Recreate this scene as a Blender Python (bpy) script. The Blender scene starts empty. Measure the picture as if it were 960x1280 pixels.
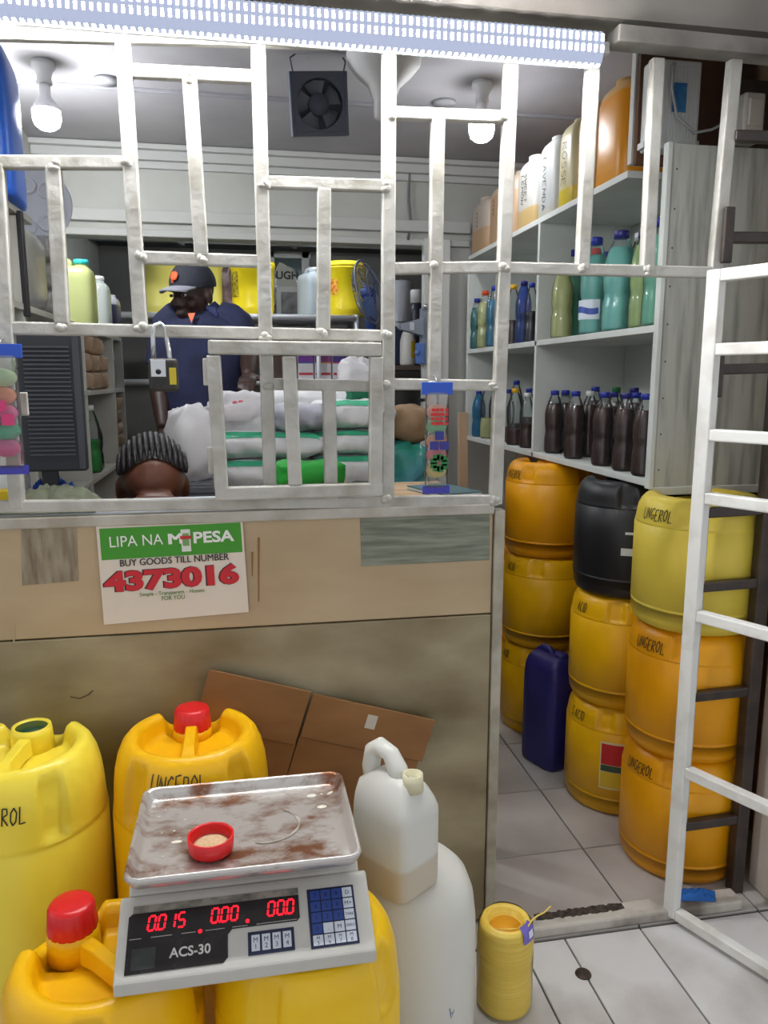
import bpy, bmesh, math, random
from mathutils import Vector, Matrix, noise
random.seed(7)
S = bpy.context.scene
COL = S.collection
PI = math.pi
def lin(r, g, b):
    f = lambda c: c / 12.92 if c <= .04045 else ((c + .055) / 1.055) ** 2.4
    return (f(r / 255), f(g / 255), f(b / 255), 1)

# ------------------------------------------------------------------ camera, world, lights, exposure
CAM_H, PITCH, YAW, FPX = 1.22, math.radians(9.75), math.radians(10.5), 960.0
cam = bpy.data.cameras.new('camera'); camo = bpy.data.objects.new('camera', cam); COL.objects.link(camo)
cam.sensor_fit = 'VERTICAL'; cam.sensor_height = 36; cam.lens = 36 * FPX / 1280; cam.clip_start = .02
camo.location = (0, 0, CAM_H); camo.rotation_euler = (PI / 2 - PITCH, 0, -YAW)
S.camera = camo
W = bpy.data.worlds.new('world'); S.world = W; W.use_nodes = True
W.node_tree.nodes['Background'].inputs[0].default_value = (.93, .96, 1, 1)
W.node_tree.nodes['Background'].inputs[1].default_value = .78
S.view_settings.view_transform = 'Standard'; S.view_settings.look = 'None'
S.view_settings.exposure = 0.0; S.view_settings.gamma = 1; S.view_settings.use_curve_mapping = False
LED_E, BULB_E, CHIP_E = .72, 380.0, 480.0

def ray(px, py):
    u = (px - 480) / FPX; v = (640 - py) / FPX
    a = math.cos(PITCH) + v * math.sin(PITCH)
    return Vector((a * math.sin(YAW) + u * math.cos(YAW), a * math.cos(YAW) - u * math.sin(YAW), -math.sin(PITCH) + v * math.cos(PITCH)))
C0 = Vector((0, 0, CAM_H))
def at(px, py, y): d = ray(px, py); return C0 + d * (y / d.y)          # measured point on the plane at depth y
def atx(px, py, x): d = ray(px, py); return C0 + d * (x / d.x)
def atz(px, py, z): d = ray(px, py); return C0 + d * ((z - CAM_H) / d.z)

# ------------------------------------------------------------------ materials
MATS = {}
def M(name, c=(200, 200, 200), rough=.5, metal=0, c2=None, scale=6, contrast=(.35, .65), stretch=(1, 1, 1), bump=0, bscale=80, spec=.5, sss=0, emit=None, es=0, trans=0, coat=0, detail=4):
    if name in MATS: return MATS[name]
    m = bpy.data.materials.new(name); m.use_nodes = True; nt = m.node_tree; b = nt.nodes['Principled BSDF']
    b.inputs['Base Color'].default_value = lin(*c); b.inputs['Roughness'].default_value = rough; b.inputs['Metallic'].default_value = metal
    b.inputs['Specular IOR Level'].default_value = spec; b.inputs['Coat Weight'].default_value = coat
    if trans: b.inputs['Transmission Weight'].default_value = trans
    if sss: b.inputs['Subsurface Weight'].default_value = sss; b.inputs['Subsurface Radius'].default_value = (.02, .015, .01)
    if emit: b.inputs['Emission Color'].default_value = lin(*emit); b.inputs['Emission Strength'].default_value = es
    if c2 or bump:
        tc = nt.nodes.new('ShaderNodeTexCoord'); mp = nt.nodes.new('ShaderNodeMapping'); mp.inputs['Scale'].default_value = stretch
        nt.links.new(tc.outputs['Object'], mp.inputs[0])
    if c2:
        n = nt.nodes.new('ShaderNodeTexNoise'); n.inputs['Scale'].default_value = scale; n.inputs['Detail'].default_value = detail; nt.links.new(mp.outputs[0], n.inputs[0])
        r = nt.nodes.new('ShaderNodeMapRange'); r.inputs[1].default_value = contrast[0]; r.inputs[2].default_value = contrast[1]; nt.links.new(n.outputs[0], r.inputs[0])
        x = nt.nodes.new('ShaderNodeMix'); x.data_type = 'RGBA'; x.inputs[6].default_value = lin(*c); x.inputs[7].default_value = lin(*c2)
        nt.links.new(r.outputs[0], x.inputs[0]); nt.links.new(x.outputs[2], b.inputs['Base Color'])
    if bump:
        n2 = nt.nodes.new('ShaderNodeTexNoise'); n2.inputs['Scale'].default_value = bscale; n2.inputs['Detail'].default_value = 3; nt.links.new(mp.outputs[0], n2.inputs[0])
        bp = nt.nodes.new('ShaderNodeBump'); bp.inputs['Strength'].default_value = bump; bp.inputs['Distance'].default_value = .004
        nt.links.new(n2.outputs[0], bp.inputs['Height']); nt.links.new(bp.outputs[0], b.inputs['Normal'])
    MATS[name] = m; return m
def clear(name, tint=(235, 245, 250), amount=.82, rough=.08):
    """thin clear plastic: see-through with a glossy skin and a little haze"""
    if name in MATS: return MATS[name]
    m = bpy.data.materials.new(name); m.use_nodes = True; nt = m.node_tree; nt.nodes.remove(nt.nodes['Principled BSDF']); out = nt.nodes['Material Output']
    g = nt.nodes.new('ShaderNodeBsdfGlossy'); g.inputs['Roughness'].default_value = rough; d = nt.nodes.new('ShaderNodeBsdfDiffuse'); d.inputs[0].default_value = lin(*tint)
    t = nt.nodes.new('ShaderNodeBsdfTransparent'); t.inputs[0].default_value = lin(*tint)
    fr = nt.nodes.new('ShaderNodeFresnel'); fr.inputs[0].default_value = 1.4
    x = nt.nodes.new('ShaderNodeMixShader'); x.inputs[0].default_value = (1 - amount) * .35; y = nt.nodes.new('ShaderNodeMixShader')
    nt.links.new(t.outputs[0], x.inputs[1]); nt.links.new(d.outputs[0], x.inputs[2])
    nt.links.new(fr.outputs[0], y.inputs[0]); nt.links.new(x.outputs[0], y.inputs[1]); nt.links.new(g.outputs[0], y.inputs[2]); nt.links.new(y.outputs[0], out.inputs[0])
    MATS[name] = m; return m
def milky(name, c, rough=.3, tl=.35):
    """translucent plastic or liquid"""
    if name in MATS: return MATS[name]
    m = M(name, c, rough); nt = m.node_tree; b = nt.nodes['Principled BSDF']; out = nt.nodes['Material Output']
    t = nt.nodes.new('ShaderNodeBsdfTranslucent'); t.inputs[0].default_value = lin(*c)
    x = nt.nodes.new('ShaderNodeMixShader'); x.inputs[0].default_value = tl
    nt.links.new(b.outputs[0], x.inputs[1]); nt.links.new(t.outputs[0], x.inputs[2]); nt.links.new(x.outputs[0], out.inputs[0])
    return m
def filled(name, c_top, c_bot, level, tl=.3):
    """translucent can with liquid showing through below the level (object z, metres)"""
    if name in MATS: return MATS[name]
    m = milky(name, c_top, .35, tl); nt = m.node_tree; b = nt.nodes['Principled BSDF']
    t = [n for n in nt.nodes if n.type == 'BSDF_TRANSLUCENT'][0]
    tc = nt.nodes.new('ShaderNodeTexCoord'); sp = nt.nodes.new('ShaderNodeSeparateXYZ'); nt.links.new(tc.outputs['Object'], sp.inputs[0])
    r = nt.nodes.new('ShaderNodeMapRange'); r.inputs[1].default_value = level - .004; r.inputs[2].default_value = level + .004; nt.links.new(sp.outputs[2], r.inputs[0])
    x = nt.nodes.new('ShaderNodeMix'); x.data_type = 'RGBA'; x.inputs[6].default_value = lin(*c_bot); x.inputs[7].default_value = lin(*c_top)
    nt.links.new(r.outputs[0], x.inputs[0]); nt.links.new(x.outputs[2], b.inputs['Base Color']); nt.links.new(x.outputs[2], t.inputs[0])
    return m
def glow(name, c, s, sample=True):
    if name in MATS: return MATS[name]
    m = bpy.data.materials.new(name); m.use_nodes = True; nt = m.node_tree; nt.nodes.remove(nt.nodes['Principled BSDF'])
    e = nt.nodes.new('ShaderNodeEmission'); e.inputs[0].default_value = lin(*c); e.inputs[1].default_value = s
    nt.links.new(e.outputs[0], nt.nodes['Material Output'].inputs[0]); MATS[name] = m
    if not sample: m.cycles.emission_sampling = 'NONE'
    return m

# ------------------------------------------------------------------ mesh helpers
class MB:
    def __init__(s): s.v = []; s.f = []; s.sm = []
    def add(s, vs, fs, smooth=False, T=None):
        o = len(s.v); s.v += [(T @ Vector(v)) if T else Vector(v) for v in vs]
        s.f += [tuple(i + o for i in f) for f in fs]; s.sm += [smooth] * len(fs); return s
    def box(s, c, d, T=None):
        x, y, z = c; a, b, e = d[0] / 2, d[1] / 2, d[2] / 2
        vs = [(x + i * a, y + j * b, z + k * e) for i in (-1, 1) for j in (-1, 1) for k in (-1, 1)]
        return s.add(vs, [(0, 1, 3, 2), (4, 6, 7, 5), (0, 4, 5, 1), (2, 3, 7, 6), (0, 2, 6, 4), (1, 5, 7, 3)], False, T)
    def bar(s, p0, p1, w, t, up=(0, 1, 0)):
        """square bar from p0 to p1; w across, t along up"""
        p0 = Vector(p0); p1 = Vector(p1); d = (p1 - p0).normalized(); u = Vector(up); u = (u - d * u.dot(d)).normalized(); r = d.cross(u)
        vs = [p + r * (i * w / 2) + u * (j * t / 2) for p in (p0, p1) for i, j in ((-1, -1), (1, -1), (1, 1), (-1, 1))]
        return s.add(vs, [(3, 2, 1, 0), (4, 5, 6, 7), (0, 1, 5, 4), (1, 2, 6, 5), (2, 3, 7, 6), (3, 0, 4, 7)])
    def grid(s, rows, closed=True, smooth=True, cap0=False, cap1=False, T=None):
        n = len(rows[0]); vs = [p for r in rows for p in r]; fs = []
        for i in range(len(rows) - 1):
            for j in range(n if closed else n - 1):
                k = (j + 1) % n; fs.append((i * n + j, i * n + k, (i + 1) * n + k, (i + 1) * n + j))
        if cap0: fs.append(tuple(reversed(range(n))))
        if cap1: fs.append(tuple((len(rows) - 1) * n + j for j in range(n)))
        return s.add(vs, fs, smooth, T)
    def lathe(s, prof, o=(0, 0, 0), seg=24, T=None, smooth=True, fn=None):
        rows = []
        for r, z in prof:
            row = []
            for j in range(seg):
                a = 2 * PI * j / seg; rr, zz = (r, z) if fn is None else fn(r, z, a)
                row.append((o[0] + rr * math.cos(a), o[1] + rr * math.sin(a), o[2] + zz))
            rows.append(row)
        return s.grid(rows, True, smooth, prof[0][0] > 1e-6, prof[-1][0] > 1e-6, T)
    def tube(s, pts, r, seg=8, smooth=True, flat=1.0):
        pts = [Vector(p) for p in pts]; n = len(pts); rs = r if isinstance(r, (list, tuple)) else [r] * n; rows = []; pu = None
        for i, p in enumerate(pts):
            d = (pts[min(i + 1, n - 1)] - pts[max(i - 1, 0)]).normalized()
            u = pu if pu is not None else (Vector((0, 0, 1)) if abs(d.z) < .9 else Vector((0, 1, 0)))
            u = (u - d * u.dot(d)).normalized(); w = d.cross(u); pu = u
            rows.append([p + (u * math.cos(2 * PI * j / seg) * flat + w * math.sin(2 * PI * j / seg)) * rs[i] for j in range(seg)])
        return s.grid(rows, True, smooth, True, True)
    def ball(s, c, r, seg=16, rings=10, T=None):
        r = r if isinstance(r, (list, tuple)) else (r, r, r); rows = []
        for i in range(rings + 1):
            t = -PI / 2 + PI * i / rings; k = max(math.cos(t), 1e-4)
            rows.append([(c[0] + r[0] * k * math.cos(2 * PI * j / seg), c[1] + r[1] * k * math.sin(2 * PI * j / seg), c[2] + r[2] * math.sin(t)) for j in range(seg)])
        return s.grid(rows, True, True, True, True, T)
    def poly(s, pts, thick, nrm):
        """extruded flat outline"""
        n = len(pts); nv = Vector(nrm) * thick; pts = [Vector(p) for p in pts]
        return s.add(pts + [p + nv for p in pts], [tuple(range(n)), tuple(reversed(range(n, 2 * n)))] + [(i, i + n, (i + 1) % n + n, (i + 1) % n) for i in range(n)])
    def mesh(s, name, mat, off=(0, 0, 0), bevel=0, bseg=2):
        me = bpy.data.meshes.new(name); off = Vector(off)
        me.from_pydata([tuple(v - off) for v in s.v], [], s.f); me.polygons.foreach_set('use_smooth', s.sm); me.materials.append(mat)
        bm = bmesh.new(); bm.from_mesh(me)
        bmesh.ops.recalc_face_normals(bm, faces=bm.faces)
        if bevel:
            bmesh.ops.bevel(bm, geom=list(bm.edges), offset=bevel, segments=bseg, affect='EDGES', profile=.5, clamp_overlap=True)
            for f in bm.faces: f.smooth = False
        bm.to_mesh(me); bm.free(); me.update(); return me
    def build(s, name, mat, parent=None, bevel=0, off=None, bseg=2):
        """a part under parent (coordinates given in the parent's frame unless off), or a top-level object with its origin at its base"""
        if parent is None:
            if off is None:
                lo = [min(v[i] for v in s.v) for i in range(3)]; hi = [max(v[i] for v in s.v) for i in range(3)]
                off = ((lo[0] + hi[0]) / 2, (lo[1] + hi[1]) / 2, lo[2])
            o = bpy.data.objects.new(name, s.mesh(name, mat, off, bevel, bseg)); o.location = off
        else:
            o = bpy.data.objects.new(name, s.mesh(name, mat, off or (0, 0, 0), bevel, bseg)); o.parent = parent
        COL.objects.link(o); return o
def tag(o, label=None, cat=None, group=None, kind=None):
    if label: o['label'] = label
    if cat: o['category'] = cat
    if group: o['group'] = group
    if kind: o['kind'] = kind
    return o
def thing(name, label, cat, loc=(0, 0, 0), rz=0, group=None):
    o = bpy.data.objects.new(name, None); o.empty_display_size = .05; COL.objects.link(o); o.location = loc; o.rotation_euler = (0, 0, rz)
    return tag(o, label, cat, group)
def share(name, me, parent, loc=(0, 0, 0), rot=(0, 0, 0), sc=(1, 1, 1)):
    o = bpy.data.objects.new(name, me); COL.objects.link(o); o.parent = parent; o.location = loc; o.rotation_euler = rot; o.scale = sc; return o
def struct(name, mb, mat, bevel=0): return tag(mb.build(name, mat, None, bevel), kind='structure')

FONT = {'U': [[(0, 1), (0, .25), (.2, 0), (.5, 0), (.7, .25), (.72, 1)]], 'N': [[(0, 0), (.05, 1), (.6, .05), (.65, 1)]], 'G': [[(.65, .85), (.4, 1), (.1, .75), (0, .35), (.2, 0), (.5, .05), (.65, .4), (.35, .4)]],
 'E': [[(.6, 1), (0, .95), (0, 0), (.6, .03)], [(0, .5), (.45, .52)]], 'R': [[(0, 0), (.03, 1), (.5, .95), (.55, .65), (.05, .5), (.6, 0)]], 'O': [[(.35, 1), (.05, .75), (0, .3), (.25, 0), (.55, .2), (.65, .7), (.35, 1)]],
 'L': [[(.05, 1), (0, 0), (.6, .05)]], 'A': [[(0, 0), (.3, 1), (.6, 0)], [(.12, .4), (.5, .4)]], 'C': [[(.6, .85), (.35, 1), (.05, .65), (.05, .3), (.3, 0), (.6, .15)]], 'I': [[(.1, 1), (.1, 0)]],
 'D': [[(.05, 0), (.05, 1), (.45, .9), (.6, .5), (.45, .1), (.05, 0)]], 'S': [[(.55, .85), (.3, 1), (.05, .8), (.1, .58), (.5, .42), (.55, .18), (.3, 0), (0, .15)]], 'W': [[(0, 1), (.15, 0), (.4, .7), (.6, 0), (.8, 1)]],
 'T': [[(0, 1), (.65, .97)], [(.32, 1), (.3, 0)]], 'M': [[(0, 0), (.08, 1), (.38, .3), (.65, 1), (.75, 0)]], 'V': [[(0, 1), (.3, 0), (.62, 1)]], 'P': [[(.03, 0), (.03, 1), (.5, .9), (.5, .6), (.05, .5)]], ' ': [], '.': [[(.1, 0), (.15, .06)]], '-': [[(.05, .5), (.4, .5)]],
 'x': [[(0, .8), (.2, .1), (.4, .75)], [(.1, .4), (.35, .45)]]}
def scrawl(text, size, fn, w=.0022, gap=.28, xs=1):
    """hand-lettered strokes mapped onto a surface by fn(u, v, lift)"""
    mb = MB(); u0 = 0; rnd = random.Random(text + str(size))
    for ch in text:
        wd = max([p[0] for s in FONT[ch] for p in s] or [.4]); jit = rnd.uniform(-.06, .06)
        for st in FONT[ch]:
            pts = []
            for i in range(len(st) - 1):
                for k in range(3): t = k / 3; pts.append((st[i][0] * (1 - t) + st[i + 1][0] * t, st[i][1] * (1 - t) + st[i + 1][1] * t))
            pts.append(st[-1]); pts = [(u0 + (x + .12 * y) * size * xs, (y + jit) * size) for x, y in pts]
            L = []; R = []
            for i, p in enumerate(pts):
                a = pts[max(i - 1, 0)]; b = pts[min(i + 1, len(pts) - 1)]; dx, dy = b[0] - a[0], b[1] - a[1]; l = math.hypot(dx, dy) or 1; nx, ny = -dy / l * w / 2, dx / l * w / 2
                L.append(fn(p[0] + nx, p[1] + ny, .0008)); R.append(fn(p[0] - nx, p[1] - ny, .0008))
            mb.grid([L, R], False, False)
        u0 += (wd + gap) * size * xs
    return mb, u0
INK = M('marker_ink', (28, 26, 30), .6)
def text_mesh(txt, size, mat, bold=0, extrude=.0004, align='LEFT', shear=0, sx=1):
    cu = bpy.data.curves.new('lettering', 'FONT'); cu.body = txt; cu.size = size; cu.offset = bold; cu.extrude = extrude; cu.align_x = align; cu.shear = shear; cu.resolution_u = 3
    o = bpy.data.objects.new('lettering', cu); COL.objects.link(o); bpy.context.view_layer.update()
    me = bpy.data.meshes.new_from_object(o.evaluated_get(bpy.context.evaluated_depsgraph_get()))
    bpy.data.objects.remove(o); bpy.data.curves.remove(cu)
    for v in me.vertices: v.co.x *= sx
    me.materials.clear(); me.materials.append(mat); return me
def letters(txt, size, mat, parent, T, name='lettering', **k):
    me = text_mesh(txt, size, mat, **k); me.transform(T); o = bpy.data.objects.new(name, me); COL.objects.link(o); o.parent = parent; return o
UP = Matrix(((1, 0, 0, 0), (0, 0, -1, 0), (0, 1, 0, 0), (0, 0, 0, 1)))     # text plane xy -> upright, facing -y

# ------------------------------------------------------------------ common materials
WHITE_BAR = M('white_gloss_paint', (188, 186, 179), .42, c2=(150, 146, 134), scale=14, bump=.5, bscale=45, contrast=(.45, .75))
GATE_WHITE = M('gate_white_paint', (222, 222, 218), .4, c2=(186, 182, 172), scale=12, contrast=(.5, .8), bump=.2, bscale=40)
BLACK_BAR = M('dark_brown_bar_paint', (46, 38, 34), .4, c2=(66, 54, 48), scale=20, bump=.2)
WALL = M('interior_wall_paint', (188, 189, 182), .75, c2=(172, 173, 166), scale=2.5)
CEIL = M('ceiling_paint', (178, 176, 178), .8, c2=(160, 158, 162), scale=2.0)
BOARD = M('shelf_white_paint', (216, 220, 216), .55, c2=(200, 203, 198), scale=5)
YEL = M('yellow_plastic', (247, 192, 8), .33, c2=(236, 178, 8), scale=4, spec=.45)
ORG = M('orange_yellow_plastic', (246, 172, 6), .36, c2=(226, 150, 6), scale=3, spec=.4)
PALE = M('pale_yellow_plastic', (238, 214, 84), .38, c2=(220, 196, 72), scale=4, spec=.4)
YEL2 = M('deep_yellow_plastic', (238, 182, 8), .36, c2=(216, 160, 8), scale=4, spec=.4)
LEMON = M('lemon_plastic', (246, 226, 74), .32, c2=(238, 212, 60), scale=3, spec=.45)
BLACKP = M('black_plastic', (30, 30, 33), .42)
BLUEP = M('navy_blue_plastic', (46, 44, 118), .4, c2=(38, 36, 98), scale=5)
RED = M('red_cap_plastic', (214, 26, 30), .32)
HDPE = milky('white_translucent_plastic', (232, 232, 226), .35, .25)

# ================================================================== SETTING
# floor with 30 cm tiles, each tile its own piece
GROUT = M('grout', (84, 80, 76), .9)
TILE = M('floor_tile', (206, 202, 198), .32, c2=(168, 162, 156), scale=3.2, contrast=(.42, .75), bump=.05, detail=6)
TILE2 = M('floor_tile_worn', (210, 209, 208), .3, c2=(160, 152, 146), scale=4.2, contrast=(.45, .8), bump=.05, detail=6)
mb = MB(); mb.box((.2, 2.1, -.02), (5.0, 6.6, .03)); floor = tag(mb.build('floor', GROUT, None, off=(0, 0, 0)), kind='structure')
tm = {}
def tile(x0, x1, y0, y1, mat):
    k = (round(x1 - x0, 3), round(y1 - y0, 3), mat.name)
    if k not in tm: b = MB(); b.box((0, 0, -.004), (x1 - x0 - .004, y1 - y0 - .004, .008)); tm[k] = b.mesh('tile', mat, bevel=.0012, bseg=1)
    share('tile', tm[k], floor, ((x0 + x1) / 2, (y0 + y1) / 2, random.uniform(0, .0004)))
for i in range(-7, 3):
    for j in range(0, 8):
        y0 = 1.473 + .3 * j - .05; y1 = y0 + .3
        if i == -7 and j > 5: continue
        tile(.854 + .3 * i, .854 + .3 * (i + 1), max(y0, 1.425), y1, TILE)
xs = [-1.26, -.96, -.66, -.36, -.06, .24, .568, .67, .851, 1.151, 1.451, 1.75]
ys = [1.42, 1.12, .82, .52, .22, -.08, -.38]
for a, b in zip(xs, xs[1:]):
    for c, d in zip(ys, ys[1:]): tile(a, b, d, c, TILE2)
# threshold of the doorway
b = MB(); b.box((.815, 1.452, .014), (.60, .05, .028)); sill = struct('trim_1', b, M('sill_paint', (196, 190, 180), .6, c2=(120, 110, 100), scale=9, contrast=(.45, .7), bump=.4), .006)
b = MB(); rnd = random.Random(3)
for k in range(26): x = .62 + k * .0082; b.box((x, 1.46, .0285), (.008, .016 + rnd.random() * .01, .003))
tag(b.build('dirt_strip', M('black_grime', (42, 36, 32), .95, c2=(80, 70, 60), scale=90), sill, off=sill.location), 'black grime caught along the threshold')
# drain hole cover in the outer floor
p = atz(729, 1218, 0); b = MB(); b.lathe([(.0, .0025), (.012, .003), (.016, .002), (.017, .0)], (0, 0, 0), 16)
o = b.build('floor_stain_plug', M('rusty_plug', (74, 60, 50), .8, c2=(40, 34, 30), scale=120), floor, off=(-p.x, -p.y, -.001))

# counter front: two painted boards on a frame, facing the customer
Xp = .515; FY = 1.505
b = MB(); b.box((-.49, FY + .018, .485), (2.0, .012, .95)); wf = struct('wall_front', b, M('counter_core', (120, 104, 84), .8))
PLY_UP = M('beige_painted_board', (196, 174, 140), .42, c2=(174, 150, 116), scale=2.6, stretch=(1, 1, 2.5), contrast=(.3, .7), detail=6, bump=.08, bscale=30)
PLY_LO = M('grey_washed_plywood', (170, 158, 128), .42, c2=(106, 90, 56), scale=3.0, stretch=(1, 1, 1.8), contrast=(.36, .70), detail=12, bump=.1, bscale=26)
b = MB(); b.box((-.49, FY + .006, .850), (2.0, .012, .236)); b.build('board', PLY_UP, wf, .002, off=wf.location)
b = MB(); b.box((-.49, FY + .005, .368), (2.0, .014, .722)); b.build('board', PLY_LO, wf, .002, off=wf.location)
def patch(pts, mat, nm='paint_patch', y=FY - .0012, t=.001):
    b = MB(); b.poly([at(px, py, y) for px, py in pts], t, (0, 1, 0)); return b.build(nm, mat, wf, off=wf.location)
patch([(450, 640), (612, 633), (612, 700), (452, 708)], M('grey_green_patch', (142, 146, 128), .55, c2=(104, 108, 92), scale=9, stretch=(1, 1, 12), contrast=(.35, .65)))
patch([(26, 655), (95, 652), (98, 726), (28, 732)], M('scuffed_patch', (160, 148, 126), .55, c2=(110, 94, 74), scale=12, stretch=(6, 1, 1), contrast=(.4, .7)))
for (a, c, l) in ((16, 780, 58), (26, 808, 30), (97, 800, 32), (322, 672, 80), (314, 690, 30)):
    patch([(a, c), (a + 2.6, c), (a + 2.0, c + l), (a + .8, c + l)], M('paint_drip', (178, 160, 128), .5) if a < 200 else M('brown_drip', (140, 98, 50), .5), 'drip')
patch([(324, 786), (327, 786), (328, 806), (325, 806)], M('green_drip', (60, 110, 84), .5), 'drip')
b = MB(); b.tube([at(88, 871, FY - .002), at(100, 873, FY - .003), at(111, 868, FY - .004), at(116, 863, FY - .002)], .0012, 5); b.build('scratch', M('scratch_dark', (84, 66, 46), .8), wf, off=wf.location)
b = MB(); b.box((-.49, FY + .001, .958), (2.0, .02, .022)); tr = struct('trim_2', b, M('counter_edge_paint', (196, 192, 182), .45, c2=(160, 152, 138), scale=10, bump=.2), .003)
# end post of the counter
b = MB(); b.box((.523, FY + .008, .478), (.022, .03, .952)); struct('trim_3', b, M('post_paint', (178, 172, 156), .5, c2=(132, 122, 100), scale=12, contrast=(.4, .7), bump=.2), .002)
# side of counter seen through the doorway from other places
b = MB(); b.box((.5, 1.62, .47), (.018, .18, .94)); struct('wall_counter_end', b, M('counter_end_board', (150, 140, 118), .6))

# room shell
RX, LX, BY, CZ = 1.34, -.82, 3.62, 2.2
b = MB(); b.box(((RX + LX) / 2, 2.58, CZ + .03), (RX - LX + .1, 2.1, .06)); struct('ceiling', b, CEIL)
b = MB(); b.box((LX - .03, 3.3, 1.1), (.06, 3.6, 2.3)); struct('wall_left', b, WALL)
b = MB(); b.box((RX + .03, 3.2, 1.1), (.06, 3.6, 2.3)); struct('wall_right', b, M('right_wall_paint', (150, 118, 92), .8, c2=(176, 150, 124), scale=2))
OL, OR_, OT = -.76, .925, 1.83
b = MB(); b.box(((RX + LX) / 2, BY + .04, (CZ + OT) / 2), (RX - LX, .08, CZ - OT)); struct('wall_back', b, WALL)
b = MB(); b.box(((OR_ + RX) / 2, BY + .04, OT / 2), (RX - OR_, .08, OT)); struct('wall_back_right', b, WALL)
b = MB(); b.box(((OL + LX) / 2, BY + .04, OT / 2), (OL - LX, .08, OT)); struct('wall_back_left', b, WALL)
b = MB(); b.box(((RX + LX) / 2, BY - .02, 2.165), (RX - LX, .04, .05)); b.box(((RX + LX) / 2, BY - .035, 2.187), (RX - LX, .07, .022)); b.box(((RX + LX) / 2, BY - .01, 2.125), (RX - LX, .02, .03)); struct('trim_4', b, M('cornice_paint', (190, 191, 188), .7), .004)
b = MB(); b.box(((OL + OR_) / 2, BY - .012, 1.915), (OR_ - OL + .3, .03, .05)); b.box(((OL + OR_) / 2, BY - .008, 1.846), (OR_ - OL + .3, .02, .03)); struct('trim_5', b, M('beam_paint', (186, 187, 182), .7), .004)
b = MB(); b.box((OR_ + .03, BY - .014, .93), (.05, .03, 1.86)); struct('trim_6', b, M('architrave_paint', (214, 215, 210), .6), .005)
# back room behind the wide opening
B2 = 5.2
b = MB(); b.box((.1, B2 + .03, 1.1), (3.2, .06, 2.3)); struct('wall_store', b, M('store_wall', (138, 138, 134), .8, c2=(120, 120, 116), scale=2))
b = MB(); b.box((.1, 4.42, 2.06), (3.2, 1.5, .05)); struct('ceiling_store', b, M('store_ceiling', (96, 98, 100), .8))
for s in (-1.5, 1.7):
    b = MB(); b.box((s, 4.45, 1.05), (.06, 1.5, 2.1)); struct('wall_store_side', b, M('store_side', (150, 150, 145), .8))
lath = thing('ceiling_rails', 'grey metal rails under the dark store ceiling behind the opening', 'rails', (0, 4.3, 2.0))
for yy in (3.95, 4.35, 4.8):
    b = MB(); b.bar((-1.3, yy, 2.02), (1.5, yy, 2.02), .03, .03); b.build('rail', M('rail_grey', (150, 154, 156), .5), lath, off=lath.location)
for x0 in (-.55, .1, .7):
    b = MB(); b.bar((x0, 3.9, 2.0), (x0 + .25, 4.8, 2.0), .02, .02); b.build('brace', M('rail_grey'), lath, off=lath.location)

# lintel over grille and doorway, outer wall to the right of the doorway
LINT = M('lintel_paint', (150, 146, 140), .7, c2=(112, 106, 100), scale=3, contrast=(.3, .7), bump=.1)
b = MB(); b.box((.1, 1.56, 2.06), (3.2, .13, .32)); struct('wall_lintel', b, LINT)
b = MB(); b.box((.1, .62, 2.235), (3.2, 1.9, .05)); struct('ceiling_front', b, M('front_ceiling', (170, 168, 166), .8))
b = MB(); b.box((1.31, 1.47, .95), (.24, .1, 1.9)); struct('wall_jamb', b, M('jamb_paint', (206, 196, 186), .6, c2=(186, 170, 156), scale=3), .01)
b = MB(); b.bar((.72, 1.49, 1.864), (1.32, 1.49, 1.858), .03, .05); struct('trim_7', b, M('angle_iron', (140, 136, 130), .5, c2=(84, 78, 74), scale=7, bump=.2), .003)

# ================================================================== GRILLE
BW = .0255
grille = thing('window_grille', 'white painted welded steel grille above the counter front', 'grille', (.2, FY, .97))
def gbar(p, q, w=BW, t=.022, y=FY + .002, parent=None, mat=WHITE_BAR):
    parent = parent or grille
    b = MB(); b.bar(at(p[0], p[1], y), at(q[0], q[1], y), w, t); return b.build('bar', mat, parent, .003, off=parent.location)
for p, q in [((152, 28), (176, 410)), ((322, 40), (332, 420)), ((332, 424), (338, 628)), ((486, 46), (484, 630)), ((639, 58), (619, 630)), ((741, 66), (727, 338)), ((821, 74), (808, 340)),
             ((67, 209), (78, 405)), ((-4, 205), (22, 636)), ((237, 97), (252, 321)), ((405, 236), (404, 414)), ((547, 150), (542, 480)), ((411, 486), (414, 624))]:
    gbar(p, q)
for p, q in [((-40, 203), (158, 204)), ((160, 89), (318, 97)), ((174, 322), (328, 327)), ((331, 228), (481, 233)), ((-40, 409), (482, 420)), ((490, 142), (632, 147)), ((490, 336), (632, 334)), ((634, 335), (892, 341)),
             ((334, 480), (480, 483)), ((490, 480), (618, 482)), ((-60, 634), (622, 625)), ((-40, 41), (760, 62))]:
    gbar(p, q, .0225, .018, FY + .001)
gbar((918, 74), (893, 341), .026, .022)
# weld beads where bars meet
wm = None
for px, py in [(160, 204), (176, 320), (331, 228), (482, 233), (490, 143), (632, 147), (543, 335), (632, 334), (727, 337), (808, 340), (334, 480), (481, 482), (484, 626), (78, 407), (176, 408), (332, 420), (404, 416), (482, 420), (541, 480), (618, 482), (67, 206), (237, 95), (252, 322), (619, 626)]:
    b = MB(); rr = random.Random(px * 31 + py)
    for k in range(3): b.ball((rr.uniform(-.006, .006), rr.uniform(-.001, .002), rr.uniform(-.006, .006)), (rr.uniform(.006, .010), .005, rr.uniform(.005, .009)), 8, 6)
    me = b.mesh('weld', WHITE_BAR); q = at(px, py, FY - .008) - grille.location; share('weld', me, grille, q)
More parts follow.
